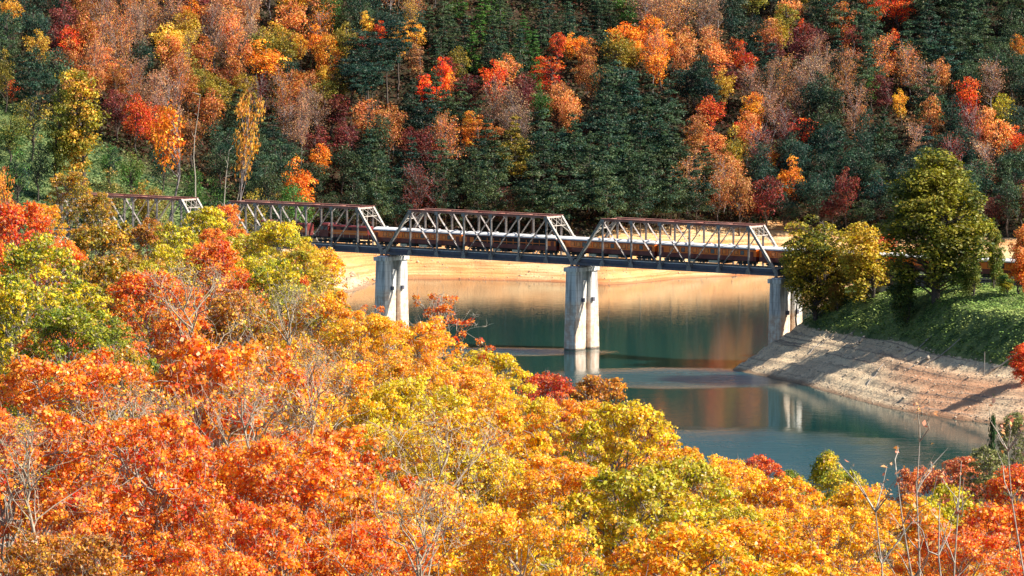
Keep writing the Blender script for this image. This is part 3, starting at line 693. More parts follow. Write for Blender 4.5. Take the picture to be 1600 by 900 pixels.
# ------------------------------------------------------------------ bridge
P4 = Vector((53, 840)); TH = R(38); D = Vector((math.cos(TH), -math.sin(TH))); W = Vector((math.sin(TH), math.cos(TH)))
SP = 49.5; PN = 7; PL = SP/PN; HW = 2.45; ZB = 17.35; ZT = 26.4; RAILZ = 18.55
def bp(t, s=0): return P4 + D*t + W*s
def span(root):
    ns = lambda name, m, mat, **kw: m.build(name, mat, root, **kw)
    e = .42                                                      # end gap
    node = lambda i: max(e, min(SP-e, i*PL))
    zb, zt = 0.0, ZT-ZB
    for sd in (-1, 1):
        y = sd*HW
        m = MB(); m.beam((PL-.2, y, zt-.05), (SP-PL+.2, y, zt-.05), .44, .46); ns('top_chord', m, M['rust'])
        m = MB(); m.beam((PL-.35, y, zt+.215), (SP-PL+.35, y, zt+.215), .62, .06); ns('cover_plate', m, M['rust'])
        m = MB(); m.beam((e, y, zb-.05), (SP-e, y, zb-.05), .34, .5); ns('bottom_chord', m, M['steel_dark'])
        m = MB(); m.beam((e, y-.02, zb+.26), (SP-e, y-.02, zb+.26), .5, .05); ns('chord_flange', m, M['steel_dark'])
        m = MB(); m.box(e, SP-e, sd*2.02-.04, sd*2.02+.04, zb+.3, zb+1.0); ns('fascia_girder', m, M['steel_dark'])
        m = MB(); m.box(e, SP-e, min(sd*1.78, sd*2.12), max(sd*1.78, sd*2.12), zb+1.003, zb+1.09); ns('walkway', m, M['roof_white'])
        for a, b in ((e, PL), (SP-e, SP-PL)):
            m = MB(); m.hbeam((a, y, zb+.1), (b, y, zt), .5, .48, .08, up=(0, 1, 0)); ns('end_post', m, M['steel_sunlit'])
        for i in range(1, PN):
            m = MB(); m.hbeam((node(i), y, zb+.2), (node(i), y, zt-.28), .34, .3, .05, up=(1, 0, 0)); ns('vertical', m, M['steel'])
        dg = [((1, 2), 1), ((2, 3), 1), ((3, 4), 1), ((4, 3), 1), ((5, 4), 1), ((6, 5), 1)]
        for (a, b), _ in dg:
            off = .1 if (a, b) == (4, 3) else -.08
            m = MB()
            for o_ in (-.12, .12): m.beam((a*PL, y+off*.5+o_, zt-.25), (b*PL, y+off*.5+o_, zb+.2), .05, .26 if a in (1, 6, 2, 5) else .18, up=(0, 1, 0))
            n_b = 9
            for k in range(1, n_b): 
                f = k/n_b; xx = a*PL+(b-a)*PL*f; zz = zt-.25+(zb+.2-zt+.25)*f
                m.box(xx-.05, xx+.05, y+off*.5-.12, y+off*.5+.12, zz-.04, zz+.04)
            ns('diagonal', m, M['steel'])
        for i in range(0, PN+1):
            x = node(i); m = MB(); g = .55 if 0 < i < PN else .42
            b0 = len(m.v); yy = y + (-.26 if sd < 0 else .26)
            outl = [(-g, -.3), (g, -.3), (g, .35), (g*.45, .85), (-g*.45, .85), (-g, .35)]
            for yv in (yy-.02, yy+.02): m.v += [(x+a, yv, zb+b) for a, b in outl]
            m.f = [tuple(range(6))[::-1], tuple(range(6, 12))] + [(k, (k+1) % 6, 6+(k+1) % 6, 6+k) for k in range(6)]
            ns('gusset_plate', m, M['steel'])
            if 0 < i < PN:
                m = MB(); m.box(x-.45, x+.45, yy-.02, yy+.02, zt-.72, zt-.02); ns('gusset_plate', m, M['steel'])
    for i in range(1, PN):                                       # top struts and laterals
        m = MB(); m.hbeam((i*PL, -HW, zt-.12), (i*PL, HW, zt-.12), .3, .4, .05); ns('top_strut', m, M['rust'])
        m = MB()
        for s_ in (-1, 1): m.beam((i*PL, s_*HW, zt-1.3), (i*PL, s_*(HW-1.2), zt-.3), .1, .12)
        ns('knee_brace', m, M['steel'])
    for i in range(1, PN-1):
        for s_ in (-1, 1):
            m = MB(); m.beam((i*PL, -s_*HW, zt-.02+.05*s_), ((i+1)*PL, s_*HW, zt-.02+.05*s_), .24, .1); ns('lateral_brace', m, M['rust'])
    for a, b in ((e, PL), (SP-e, SP-PL)):                        # portals in the plane of the end posts
        q = lambda f, y: (a+(b-a)*f, y, zb+.1+(zt-zb-.1)*f)
        m = MB(); up = (1, 0, 0)
        m.beam(q(.985, -HW), q(.985, HW), .12, .3); m.beam(q(.80, -HW), q(.80, HW), .12, .16)
        ys = [-HW, -HW/3, HW/3, HW]
        for k in range(3):
            m.beam(q(.80, ys[k]), q(.985, ys[k+1]), .08, .1); m.beam(q(.985, ys[k]), q(.80, ys[k+1]), .08, .1)
        for s_ in (-1, 1): m.beam(q(.80, s_*HW*.35), q(.62, s_*HW), .1, .14)
        ns('portal_frame', m, M['steel_sunlit'])
    for i in range(PN+1):
        m = MB(); x = node(i); m.hbeam((x, -HW+.15, zb+.05), (x, HW-.15, zb+.05), .3, .8, .05, up=(0, 0, 1)); ns('floor_beam', m, M['steel_dark'])
    for s_ in (-1, 1):
        m = MB(); m.hbeam((e, s_*.95, zb+.5), (SP-e, s_*.95, zb+.5), .3, .85, .06); ns('stringer', m, M['steel_dark'])
        m = MB(); m.box(.02, SP-.02, s_*.72-.035, s_*.72+.035, RAILZ-ZB-.15, RAILZ-ZB); ns('rail', m, M['rail'])
    m = MB()
    for k in range(int(SP/.5)): m.box(k*.5+.1, k*.5+.34, -1.7, 1.7, zb+.83, zb+1.03)
    ns('ties', m, M['tie'], kind='stuff')
    for s_ in (-1, 1):
        m = MB(); m.box(.05, SP-.05, s_*1.55-.1, s_*1.55+.1, zb+1.04, zb+1.2); ns('guard_timber', m, M['driftwood'])
def children(o): return [c for c in bpy.data.objects if c.parent == o]
def copy_tree(o):
    c = o.copy(); C.objects.link(c)
    for ch in children(o):
        d = ch.copy(); C.objects.link(d); d.parent = c
        for g in children(ch):
            e = g.copy(); C.objects.link(e); e.parent = d
    return c
sp_labels = ['leftmost steel truss span, its lower half hidden behind autumn trees', 'steel truss span carrying the two locomotives, left of the first visible pier',
             'steel truss span between the two piers that stand in open water', 'rightmost steel truss span, ending beside the dark peninsula trees']
proto = None
for i in range(4):
    a = bp(-SP*(4-i))
    if proto is None:
        root = proto = empty('truss_span', (a.x, a.y, ZB), -TH); span(root)
    else: root = copy_tree(proto); root.location = (a.x, a.y, ZB)
    tag(root, sp_labels[i], 'bridge span', 'steel truss spans of the railway bridge')
# plate girder approach span to the right of the last pier
a = bp(0); root = empty('girder_span', (a.x, a.y, ZB), -TH, label='short plate girder span between the last pier and the bank, behind peninsula trees', cat='bridge span')
GL = 24.0
for sd in (-1, 1):
    m = MB(); m.hbeam((.5, sd*1.5, -.1), (GL, sd*1.5, -.1), .4, 1.9, .06); m.build('girder', M['steel_dark'], root)
    for k in range(12):
        m = MB(); m.box(1+k*2-.05, 1+k*2+.05, sd*1.5-.2, sd*1.5+.2, -.98, .78); m.build('stiffener', M['steel'], root)
    m = MB(); m.box(.5, GL, sd*.72-.035, sd*.72+.035, RAILZ-ZB-.15, RAILZ-ZB); m.build('rail', M['rail'], root)
m = MB()
for k in range(int(GL/.5)): m.box(k*.5+.5, k*.5+.74, -1.6, 1.6, .86, 1.04)
m.build('ties', M['tie'], root, kind='stuff')
# track on the bank
a = bp(GL); root = empty('railway_track', (a.x, a.y, ZB), -TH, label='railway track on ballast along the top of the right bank', cat='railway track')
TLn = 110
m = MB(); m.frustum(0, TLn, -2.7, 2.7, -.6, 0, TLn, -1.7, 1.7, .85); m.build('ballast', simple('ballast_stone', (.13,.12,.115), (.2,.18,.165), 8, .95, bump=.6), root)
m = MB()
for k in range(int(TLn/.5)): m.box(k*.5, k*.5+.24, -1.3, 1.3, .85, .98)
m.build('ties', M['tie'], root, kind='stuff')
for sd in (-1, 1):
    m = MB(); m.box(0, TLn, sd*.72-.035, sd*.72+.035, .98, RAILZ-ZB); m.build('rail', M['rail'], root)
# abutment at the girder's end and at the left end
def abut(t, label):
    a = bp(t); g = th(a.x, a.y); root = empty('abutment', (a.x, a.y, min(g, ZB-4)), -TH, label=label, cat='abutment')
    z0 = -3; z1 = ZB-1.1-root.location.z
    m = MB(); m.box(-1.2, 1.2, -3.4, 3.4, z0, z1); m.build('wall', M['concrete'], root)
    m = MB(); m.box(-1.5, 1.5, -3.7, 3.7, z1, z1+.12); m.build('cap', M['concrete'], root)
abut(GL+.2, 'concrete abutment where the short girder span meets the right bank')
abut(-SP*4, 'concrete abutment at the hidden left end of the bridge')
def pier(t, label, z0=-5):
    a = bp(t); g = th(a.x, a.y); z0 = min(z0, g-2)
    root = empty('bridge_pier', (a.x, a.y, 0), -TH, label=label, cat='bridge pier', group='concrete piers of the railway bridge')
    zt = ZB-1.65
    def col(y0, y1):
        m = MB(); k = .018*(zt-z0)
        # eight sided shaft with chamfered corners
        c = .16; vs = []
        for z, gk in ((z0, k), (zt, 0)):
            x0_, x1_, a0, a1 = -1.25-gk, 1.25+gk, y0-gk, y1+gk
            vs += [(x0_+c, a0, z), (x1_-c, a0, z), (x1_, a0+c, z), (x1_, a1-c, z), (x1_-c, a1, z), (x0_+c, a1, z), (x0_, a1-c, z), (x0_, a0+c, z)]
        m.v = vs; m.f = [tuple(range(8))[::-1], tuple(range(8, 16))] + [(i, (i+1) % 8, 8+(i+1) % 8, 8+i) for i in range(8)]
        return m
    col(-3.75, -1.05).build('column', M['concrete'], root)
    col(1.35, 3.75).build('column', M['concrete'], root)
    m = MB(); m.box(-.45, .45, -1.3, 1.6, z0, zt-1.9); m.build('web', M['concrete'], root)
    m = MB()
    m.box(-1.55, 1.55, -4.0, 4.0, zt+.003, zt+.85); m.build('cap', M['concrete'], root)
    m = MB(); m.frustum(-1.2, 1.2, -3.4, 3.4, zt+.853, -1.0, 1.0, -3.2, 3.2, zt+1.05); m.build('pedestal', M['concrete'], root)
    for sx in (-.62, .62):
        for sy in (-1, 1):
            m = MB(); m.frustum(sx-.3, sx+.3, sy*HW-.3, sy*HW+.3, zt+1.052, sx-.18, sx+.18, sy*HW-.2, sy*HW+.2, ZB-.3); m.build('bearing', M['rust'], root)
    for y in (-1.6, 1.7):
        m = MB(); m.box(1.25+.018*7-.05, 1.25+.018*7+.45, y-.3, y+.3, 9.6, 10.4); m.build('bracket', M['steel_dark'], root)
pier(0, 'rightmost concrete pier, standing on the tip of the stony peninsula')
pier(-SP, 'middle concrete pier standing alone in open water with its reflection')
pier(-2*SP, 'concrete pier whose foot is hidden by the near yellow treetops')
pier(-3*SP, 'concrete pier hidden behind yellow-green treetops at left')

# ------------------------------------------------------------------ train
CL_ = 23.6
def truck(root, x, wheel_r=.45, wb=2.4, y=.98):
    t = MB(); t.box(x-wb/2-.5, x+wb/2+.5, -1.12, -.98, .38, .75); t.box(x-wb/2-.5, x+wb/2+.5, .98, 1.12, .38, .75); t.box(x-.3, x+.3, -.98, .98, .5, .8)
    tr = t.build('truck', M['black'], root)
    for dx in (-wb/2, wb/2):
        w = MB()
        for s_ in (-1, 1):
            w.tube([(x+dx, s_*.66, wheel_r), (x+dx, s_*.80, wheel_r)], [wheel_r, wheel_r], 14)
        w.tube([(x+dx, -.66, wheel_r), (x+dx, .66, wheel_r)], [.09, .09], 6)
        w.build('wheelset', M['rail'], tr)
def coach(root, style):
    hw = 1.5; L2 = CL_/2
    m = MB(); m.box(-L2, L2, -hw, hw, 1.05, 1.92); m.build('lower_body', M['maroon'], root)
    m = MB(); m.box(-L2, L2, -hw+.06, hw-.06, 1.921, 3.2); m.build('wall', M['orange_paint' if style != 'open' else 'black'], root)  # on the open coach, black paint stands in for the shaded interior
    m = MB(); m.box(-L2, L2, -hw, hw, 3.201, 3.38); m.build('letterboard', M['maroon'], root)
    # roof: half-round
    m = MB(); n = 9; ring = []
    for x in (-L2+.1, L2-.1):
        for k in range(n+1):
            a = math.pi*k/n; ring.append((x, -math.cos(a)*(hw+.06), 3.382+math.sin(a)*.60))
    m.v = ring; m.f = [tuple([k, k+1, n+2+k, n+1+k]) for k in range(n)] + [tuple(range(n+1)), tuple(range(n+1, 2*n+2))[::-1], (0, n, 2*n+1, n+1)]
    m.build('roof', M['roof_white'], root)
    for k in range(5):
        v = MB(); x = -L2+2.5+k*(CL_-5)/4; v.box(x-.3, x+.3, -.2, .2, 3.95, 4.15); v.build('roof_vent', M['roof_white'], root)
    nw = 11 if style == 'open' else 13
    for s_ in (-1, 1):
        for k in range(nw):
            x = -L2+2.6+(k+.5)*(CL_-5.2)/nw; w_ = .46 if style != 'open' else .7
            y0 = s_*(hw-.06)
            if style == 'open':
                q = MB(); q.box(x+.72, x+.84, min(y0, y0+s_*.05), max(y0, y0+s_*.05), 1.93, 2.94); q.build('post', M['orange_paint'], root)
            else:
                q = MB(); q.box(x-w_, x+w_, min(y0, y0+s_*.015), max(y0, y0+s_*.015), 2.15, 3.05); fr = q.build('window', M['maroon'], root)
                q = MB()
                q.box(x-w_+.1, x+w_-.1, min(y0+s_*.016, y0+s_*.022), max(y0+s_*.016, y0+s_*.022), 2.22, 2.98)
                q.build('pane', M['dark_opening' if (k*7+len(style)) % 5 == 0 else 'orange_glass'], fr)
        y0 = s_*(hw-.06)
        if style == 'open':
            q = MB(); q.box(-L2+2.4, L2-2.4, min(y0+s_*.051, y0+s_*.09), max(y0+s_*.051, y0+s_*.09), 2.25, 2.4); q.build('hand_rail', M['orange_paint'], root)
            for x in (-L2+1.3, L2-1.3):
                q = MB(); q.box(x-1.1, x+1.1, min(y0, y0+s_*.05), max(y0, y0+s_*.05), 1.93, 2.94); q.build('end_panel', M['orange_paint'], root)
        for x in (-L2+1.0, L2-1.0):
            q = MB(); q.box(x-.4, x+.4, min(s_*(hw+.001), s_*(hw+.03)), max(s_*(hw+.001), s_*(hw+.03)), 1.1, 2.9); q.build('door', M['maroon'], root)
    m = MB(); m.box(-L2+.5, L2-.5, -1.2, 1.2, .8, 1.048); m.build('underframe', M['black'], root)
    for (x0, x1, mt) in ((-4.6, -2.8, 'cream'), (-2.2, -.6, 'black'), (.4, 2.6, 'cream'), (3.4, 4.4, 'black')):
        m = MB(); m.box(x0, x1, -1.32, 1.3, .3, .798); m.build('equipment_box', M[mt], root)
    for x in (-L2+3.0, L2-3.0): truck(root, x)
    m = MB(); m.box(-L2-.35, -L2-.002, -.5, .5, 1.0, 3.2); m.box(L2+.002, L2+.35, -.5, .5, 1.0, 3.2); m.build('gangway', M['black'], root)
M['orange_glass'] = simple('orange_window_panels', (.97,.30,.045), (.92,.22,.03), 1.5, .15, spec=.6)  # plain orange fill of most closed-coach window panes
def loco(root, nose):
    L2 = 7.9; hw = 1.5
    m = MB(); m.box(-L2, L2, -hw, hw, 1.15, 1.45); m.build('walkway', M['black'], root)
    m = MB(); m.box(-L2+.9, -L2+2.4, -1.0, 1.0, 1.451, 2.9); m.build('nose', M['cream' if nose else 'maroon'], root)
    cb = MB(); cb.box(-L2+2.402, -L2+4.6, -hw, hw, 1.451, 4.0); cab = cb.build('cab', M['maroon'], root)
    for s_ in (-1, 1):
        for x in (-L2+2.95, -L2+4.0):
            q = MB(); q.box(x-.4, x+.4, min(s_*(hw+.001), s_*(hw+.02)), max(s_*(hw+.001), s_*(hw+.02)), 2.9, 3.6); q.build('window', M['dark_opening'], cab)
    q = MB(); q.box(-L2+2.38, -L2+2.40, -1.2, 1.2, 3.0, 3.6); q.build('windshield', M['dark_opening'], cab)
    m = MB(); m.frustum(-L2+2.3, -L2+4.7, -hw-.05, hw+.05, 4.002, -L2+2.5, -L2+4.5, -hw+.4, hw-.4, 4.3); m.build('cab_roof', M['maroon'], root)
    m = MB(); m.box(-L2+4.602, L2-.8, -1.0, 1.0, 1.451, 3.7); m.frustum(-L2+4.602, L2-.8, -1.0, 1.0, 3.701, -L2+4.602, L2-.9, -.6, .6, 3.95); m.build('hood', M['maroon'], root)
    for s_ in (-1, 1):
        q = MB(); q.box(-L2+4.7, L2-.9, min(s_*1.001, s_*1.03), max(s_*1.001, s_*1.03), 2.05, 2.95); q.build('stripe', M['orange_paint'], root)
        for k in range(4):
            q = MB(); x = -L2+6+k*2.1; q.box(x-.45, x+.45, min(s_*1.031, s_*1.06), max(s_*1.031, s_*1.06), 3.0, 3.5); q.build('grille', M['black'], root)
        q = MB()
        for x in np.linspace(-L2+.2, L2-.2, 10): q.box(x-.02, x+.02, s_*1.46-.02, s_*1.46+.02, 1.451, 2.4)
        q.box(-L2+.2, L2-.2, s_*1.46-.02, s_*1.46+.02, 2.401, 2.44); q.build('handrail', M['cream'], root)
    for x in (-1.5, 1.2, 3.8):
        q = MB(); q.tube([(x, 0, 3.955), (x, 0, 4.2)], [.45, .45], 12); q.build('fan', M['black'], root)
    q = MB(); q.tube([(-2.4, -.95, .72), (2.4, -.95, .72)], [.4, .4], 10); q.tube([(-2.4, .95, .72), (2.4, .95, .72)], [.4, .4], 10); q.build('fuel_tank', M['black'], root)
    for x in (-4.6, 4.6): truck(root, x, .5, 2.7)
    for x in (-L2, L2):
        q = MB(); q.box(x-.3 if x < 0 else x+.002, x-.002 if x < 0 else x+.3, -.15, .15, .8, 1.1); q.build('coupler', M['black'], root)
def put(name, t, fn, arg, label, cat, group):
    a = bp(t); root = empty(name, (a.x, a.y, RAILZ), -TH); tag(root, label, cat, group); fn(root, arg); return root
put('locomotive', -103.6-24.6, loco, True, 'front maroon diesel locomotive with pale nose, partly behind yellow-green treetops', 'locomotive', 'locomotives of the train')
put('locomotive', -103.6-8.1, loco, False, 'second maroon diesel locomotive with orange stripe, just ahead of the white-roofed coaches', 'locomotive', 'locomotives of the train')
t0 = -103.2; pitch = 24.4
clab = ['first white-roofed coach behind the locomotives, starting above the left pier', 'open-sided coach with orange rail in the middle of the third truss',
        'third coach from the locomotives, crossing above the middle pier', 'coach wholly inside the rightmost truss, fourth from the locomotives',
        'coach leaving the rightmost truss above the last pier, partly behind dark trees', 'coach on the girder span, seen between the peninsula trees',
        'coach hidden behind the tallest peninsula tree, seventh from the locomotives', 'last visible coach at the right edge beside the orange tree']
pc = None; po = None
for i in range(8):
    t = t0 + pitch*(i+.5); a = bp(t)
    if i == 1: root = put('passenger_coach', t, coach, 'open', clab[i], 'railway coach', 'coaches of the train')
    elif pc is None: root = pc = put('passenger_coach', t, coach, 'closed', clab[i], 'railway coach', 'coaches of the train')
    else: root = copy_tree(pc); root.location = (a.x, a.y, RAILZ); root['label'] = clab[i]

# ------------------------------------------------------------------ trees on the peninsula and on the open left slope
def ground_at(px, Y): x = (px-800)/F*Y; return x, th(x, Y)
def at_px(px, py, Y):                       # world point on the ray through a pixel at distance Y
    x = (px-800)/F*Y
    # depth correction for pitch
    u = (450-py)/F; z = CAMZ + Y*(u*ca - sa)/(ca + u*sa)
    dep = Y*ca - (z-CAMZ)*sa
    return (px-800)/F*dep, z
def place(kind, var, px, ptop, Y, wpx, col, name, label, cat='tree', group=None, hmin=3, **kw):
    x, zt = at_px(px, ptop, Y); g = th(x, Y); h = max(hmin, zt-g)*1.06; wpx = wpx*1.16
    return plant(kind, var, x, Y, g-.1, h, wpx/2/(F/Y), col, name, label, cat, group, **kw)
big = broad_variant(101, 30, 7.6, -.03, 210, 150, .42, 'taper', lob=.20)
medh = broad_variant(105, 14, 4.4, .42, 50, 110, .36, 'oval', lob=.3)
big2 = broad_variant(102, 20, 5.8, -.08, 130, 140, .38, 'round', lob=.24)
med = broad_variant(103, 14, 3.7, -.08, 80, 110, .34, 'oval', lob=.28)
popl = broad_variant(104, 26, 4.3, .15, 64, 110, .42, 'oval', lob=.30, irr=.5)
place(big, 0, 1464, 216, 798, 182, ((.085,.12,.022), (.28,.25,.03), ''), 'broadleaf_tree', 'tallest olive-green tree on the right-hand peninsula, in front of the train')
place(big2, 0, 1277, 330, 830, 112, ((.12,.14,.02), (.46,.34,.035), ''), 'broadleaf_tree', 'dark round tree with yellow-lit top beside the rightmost pier')
place(medh, 0, 1246, 394, 836, 44, ((.12,.14,.02), (.30,.22,.03), ''), 'broadleaf_tree', 'small dark tree leaning over the top of the rightmost pier')
place(med, 0, 1352, 340, 821, 84, ((.68,.46,.05), (.44,.34,.04), ''), 'broadleaf_tree', 'golden tree with leafy stem right of the dark round tree')
place(med, 0, 1556, 352, 800, 30, ((.14,.19,.03), (.30,.26,.04), ''), 'broadleaf_tree', 'slim creeper-wrapped tree right of the tallest peninsula tree', rot=1)
place(med, 0, 1598, 345, 786, 46, (COL['Or'][0], COL['Pk'][1], ''), 'broadleaf_tree', 'orange tree in front of the last coach at right edge')
place(med, 0, 1515, 395, 792, 44, ((.09,.14,.02), (.2,.2,.03), ''), 'broadleaf_tree', 'low creeper-covered tree at the right foot of the tallest tree')
place(med, 0, 1412, 395, 800, 52, ((.04,.08,.02), (.09,.12,.02), ''), 'broadleaf_tree', 'dark low tree at the left foot of the tallest tree')
place(med, 0, 1306, 440, 826, 26, ((.40,.20,.04), (.2,.16,.03), ''), 'shrub', 'small orange-brown shrub under the dark round tree', 'shrub')
place(med, 0, 1598, 532, 742, 44, (COL['Rd'][0], COL['Rd'][1], ''), 'shrub', 'red shrub on the slope edge above the clay shore', 'shrub')
place(med, 0, 1572, 425, 790, 30, (COL['Mg'][0], COL['Yg'][1], ''), 'shrub', 'little yellow-green bush beside the slim wrapped tree', 'shrub')
place(med, 0, 1385, 360, 850, 40, (COL['Rd'][0], COL['Pk'][1], ''), 'broadleaf_tree', 'small red tree behind the train between peninsula trees')
# left slope
place(popl, 0, 122, 96, 992, 74, ((.28,.26,.03), (.78,.46,.06), ''), 'broadleaf_tree', 'tall golden-olive tree on the green slope above leftmost truss')
place(popl, 0, 92, 128, 990, 44, ((.12,.16,.03), (.26,.24,.03), ''), 'broadleaf_tree', 'olive tree close against the tall golden tree, left side')
place(VAR['fan'][0], 0, 268, 168, 1000, 74, (COL['Or'][0], COL['Or'][1], ''), 'broadleaf_tree', 'bright orange tree on thin stem standing on the green slope')
place(VAR['fan'][1], 0, 360, 140, 998, 54, ((.65,.30,.06), (.72,.38,.06), ''), 'broadleaf_tree', 'amber tree leaning right behind gap between first two trusses', tilt=.12)
for px, pt, Y, w, c1, c2, lab in [
  (22, 238, 975, 54, 'Gn', 'Mg', 'dark green bush low at the left edge of the open slope'), (60, 226, 990, 50, 'Bl', 'Gn', 'blue-green bush left of the tall golden tree foot'),
  (205, 236, 1010, 44, 'Ol', 'Mg', 'olive bush in the middle of the open green slope'), (172, 225, 1025, 40, 'Gn', 'Mg', 'green bush just right of the tall golden tree crown base'),
  (300, 262, 1005, 40, 'Gn', 'Mg', 'dark green bush beside the tall dead trunk'), (225, 280, 985, 46, 'Br', 'Ol', 'tan-brown bush above the leftmost truss middle'),
  (250, 222, 1040, 40, 'Gn', 'Bl', 'dark bush under the bright orange slope tree'), (335, 280, 1000, 44, 'Gn', 'Mg', 'green bush above the gap between the first trusses'),
  (140, 292, 975, 40, 'Yg', 'Ol', 'yellowish bush just above the leftmost top chord'), (400, 296, 990, 54, 'Gn', 'Ol', 'green bush above the left end of the second truss')]:
    place(VAR['round'][px % 4], 0, px, pt, Y, w, (COL[c1][0], COL[c2][1], ''), 'shrub', lab, 'shrub', hmin=2)
def dead_tree(px, ptop, Y, pbot, label, lean=0, seed=1, r0=.2):
    rng = np.random.RandomState(seed); x, zt = at_px(px, ptop, Y); xb = (px-lean-800)/F*Y; g = th(xb, Y); h = zt-g
    root = empty('dead_tree', (xb, Y, g), 0, label=label, cat='tree')
    tk = wander(rng, np.array([0, 0, -.5]), np.array([x-xb, 0, h]), 9, .12); tv, tf = tubes_np([(tk, np.linspace(r0, .05, 9))], 6)
    link('trunk', mesh_np('trunk', tv, tf, M['bark_pale'], smooth=True), root)
    for k in range(7):
        j = rng.randint(4, 9); s = tk[j]; e = s + np.array([rng.uniform(-2, 2), rng.uniform(-1, 1), rng.uniform(.2, 1.8)])
        tv, tf = tubes_np([(wander(rng, s, e, 4, .3), np.linspace(.07, .02, 4))], 4); link('branch', mesh_np('branch', tv, tf, M['bark_pale']), root)
dead_tree(313, 148, 996, 310, 'tall dead tree with pale bare trunk on the green slope', 14, 1, .28)
dead_tree(358, 235, 996, 310, 'pale leaning trunk just right of the tall dead tree', 24, 2, .22)
dead_tree(375, 260, 998, 310, 'short pale leaning trunk at the left end of the second truss', 14, 3, .18)
place(VAR['round'][0], 0, 5, 262, 940, 44, (COL['Pk'][0], COL['Or'][1], ''), 'broadleaf_tree', 'salmon orange treetop at the left edge before the green slope')
place(VAR['round'][1], 0, 240, 292, 985, 60, ((.34,.24,.05), (.3,.28,.06), ''), 'shrub', 'tan and olive bush just above the leftmost truss', 'shrub')
place(VAR['round'][2], 0, 170, 268, 985, 60, ((.16,.18,.04), (.36,.24,.06), ''), 'shrub', 'olive bush right of the tall golden tree on the slope', 'shrub')
place(VAR['round'][3], 0, 50, 150, 1030, 60, (COL['Gn'][0], COL['Ol'][1], ''), 'broadleaf_tree', 'green bushy tree left of the tall golden tree')
place(VAR['round'][0], 0, 20, 180, 1020, 60, (COL['Mg'][0], COL['Ol'][0], ''), 'broadleaf_tree', 'green bushy tree at the left edge above the green slope')

# ------------------------------------------------------------------ the near trees
NV = {
 'n1': near_variant(201, 13, 5.2, .15, 32, 13, 68, .145, 'bark_pale', lob=.40, twigs=5),
 'n2': near_variant(202, 13, 5.0, .12, 32, 13, 70, .15, 'bark_pale', lob=.42, twigs=5),
 'n3': near_variant(203, 12, 4.6, .15, 30, 12, 66, .15, 'bark_pale', lob=.38, twigs=6),
 'n4': near_variant(204, 13, 4.8, .12, 30, 10, 58, .21, lob=.48, twigs=3),
 'm1': near_variant(205, 12, 4.6, .12, 28, 8, 40, .26, lob=.62, twigs=3),
 'm2': near_variant(206, 12, 4.4, .08, 30, 8, 38, .26, lob=.6, twigs=3),
 'm3': near_variant(207, 12, 4.4, .12, 26, 8, 42, .25, lob=.62, twigs=3),
 'cone': near_variant(208, 13, 4.4, .08, 34, 5, 56, .27, lob=.75, shape='cone', twigs=2),
 'sparse': near_variant(209, 12, 4.4, .3, 18, 6, 55, .17, 'bark_pale', lob=.4, sparse=.5),
 'bare': near_variant(210, 12, 5.2, .12, 17, 6, 16, .15, 'bark_cream', lob=.7, sparse=.5, twigs=4, thick=.95),
}
NC = {'or': ((.84,.20,.025), (.88,.38,.05)), 'or2': ((.80,.16,.025), (.86,.33,.04)), 'oy': ((.86,.30,.03), (.90,.60,.04)), 'ye': ((.88,.58,.035), (.66,.54,.035)), 'yl': ((.86,.60,.04), (.46,.42,.04)),
      'yg': ((.46,.44,.03), (.78,.60,.035)), 'gn': ((.17,.24,.025), (.42,.40,.03)), 'ol': ((.30,.26,.03), (.62,.32,.03)), 'rd': ((.78,.12,.025), (.84,.23,.035)), 'dr': ((.52,.07,.025), (.72,.17,.04)),
      'br': ((.46,.20,.04), (.68,.32,.04)), 'sa': ((.62,.20,.09), (.74,.30,.10)), 'gd': ((.88,.42,.025), (.90,.56,.04)), 'dg': ((.03,.08,.02), (.06,.12,.02)), 'gg': ((.20,.22,.07), (.30,.30,.09)),
      'yo': ((.88,.61,.04), (.84,.36,.03)), 'gy': ((.28,.33,.03), (.82,.62,.035))}
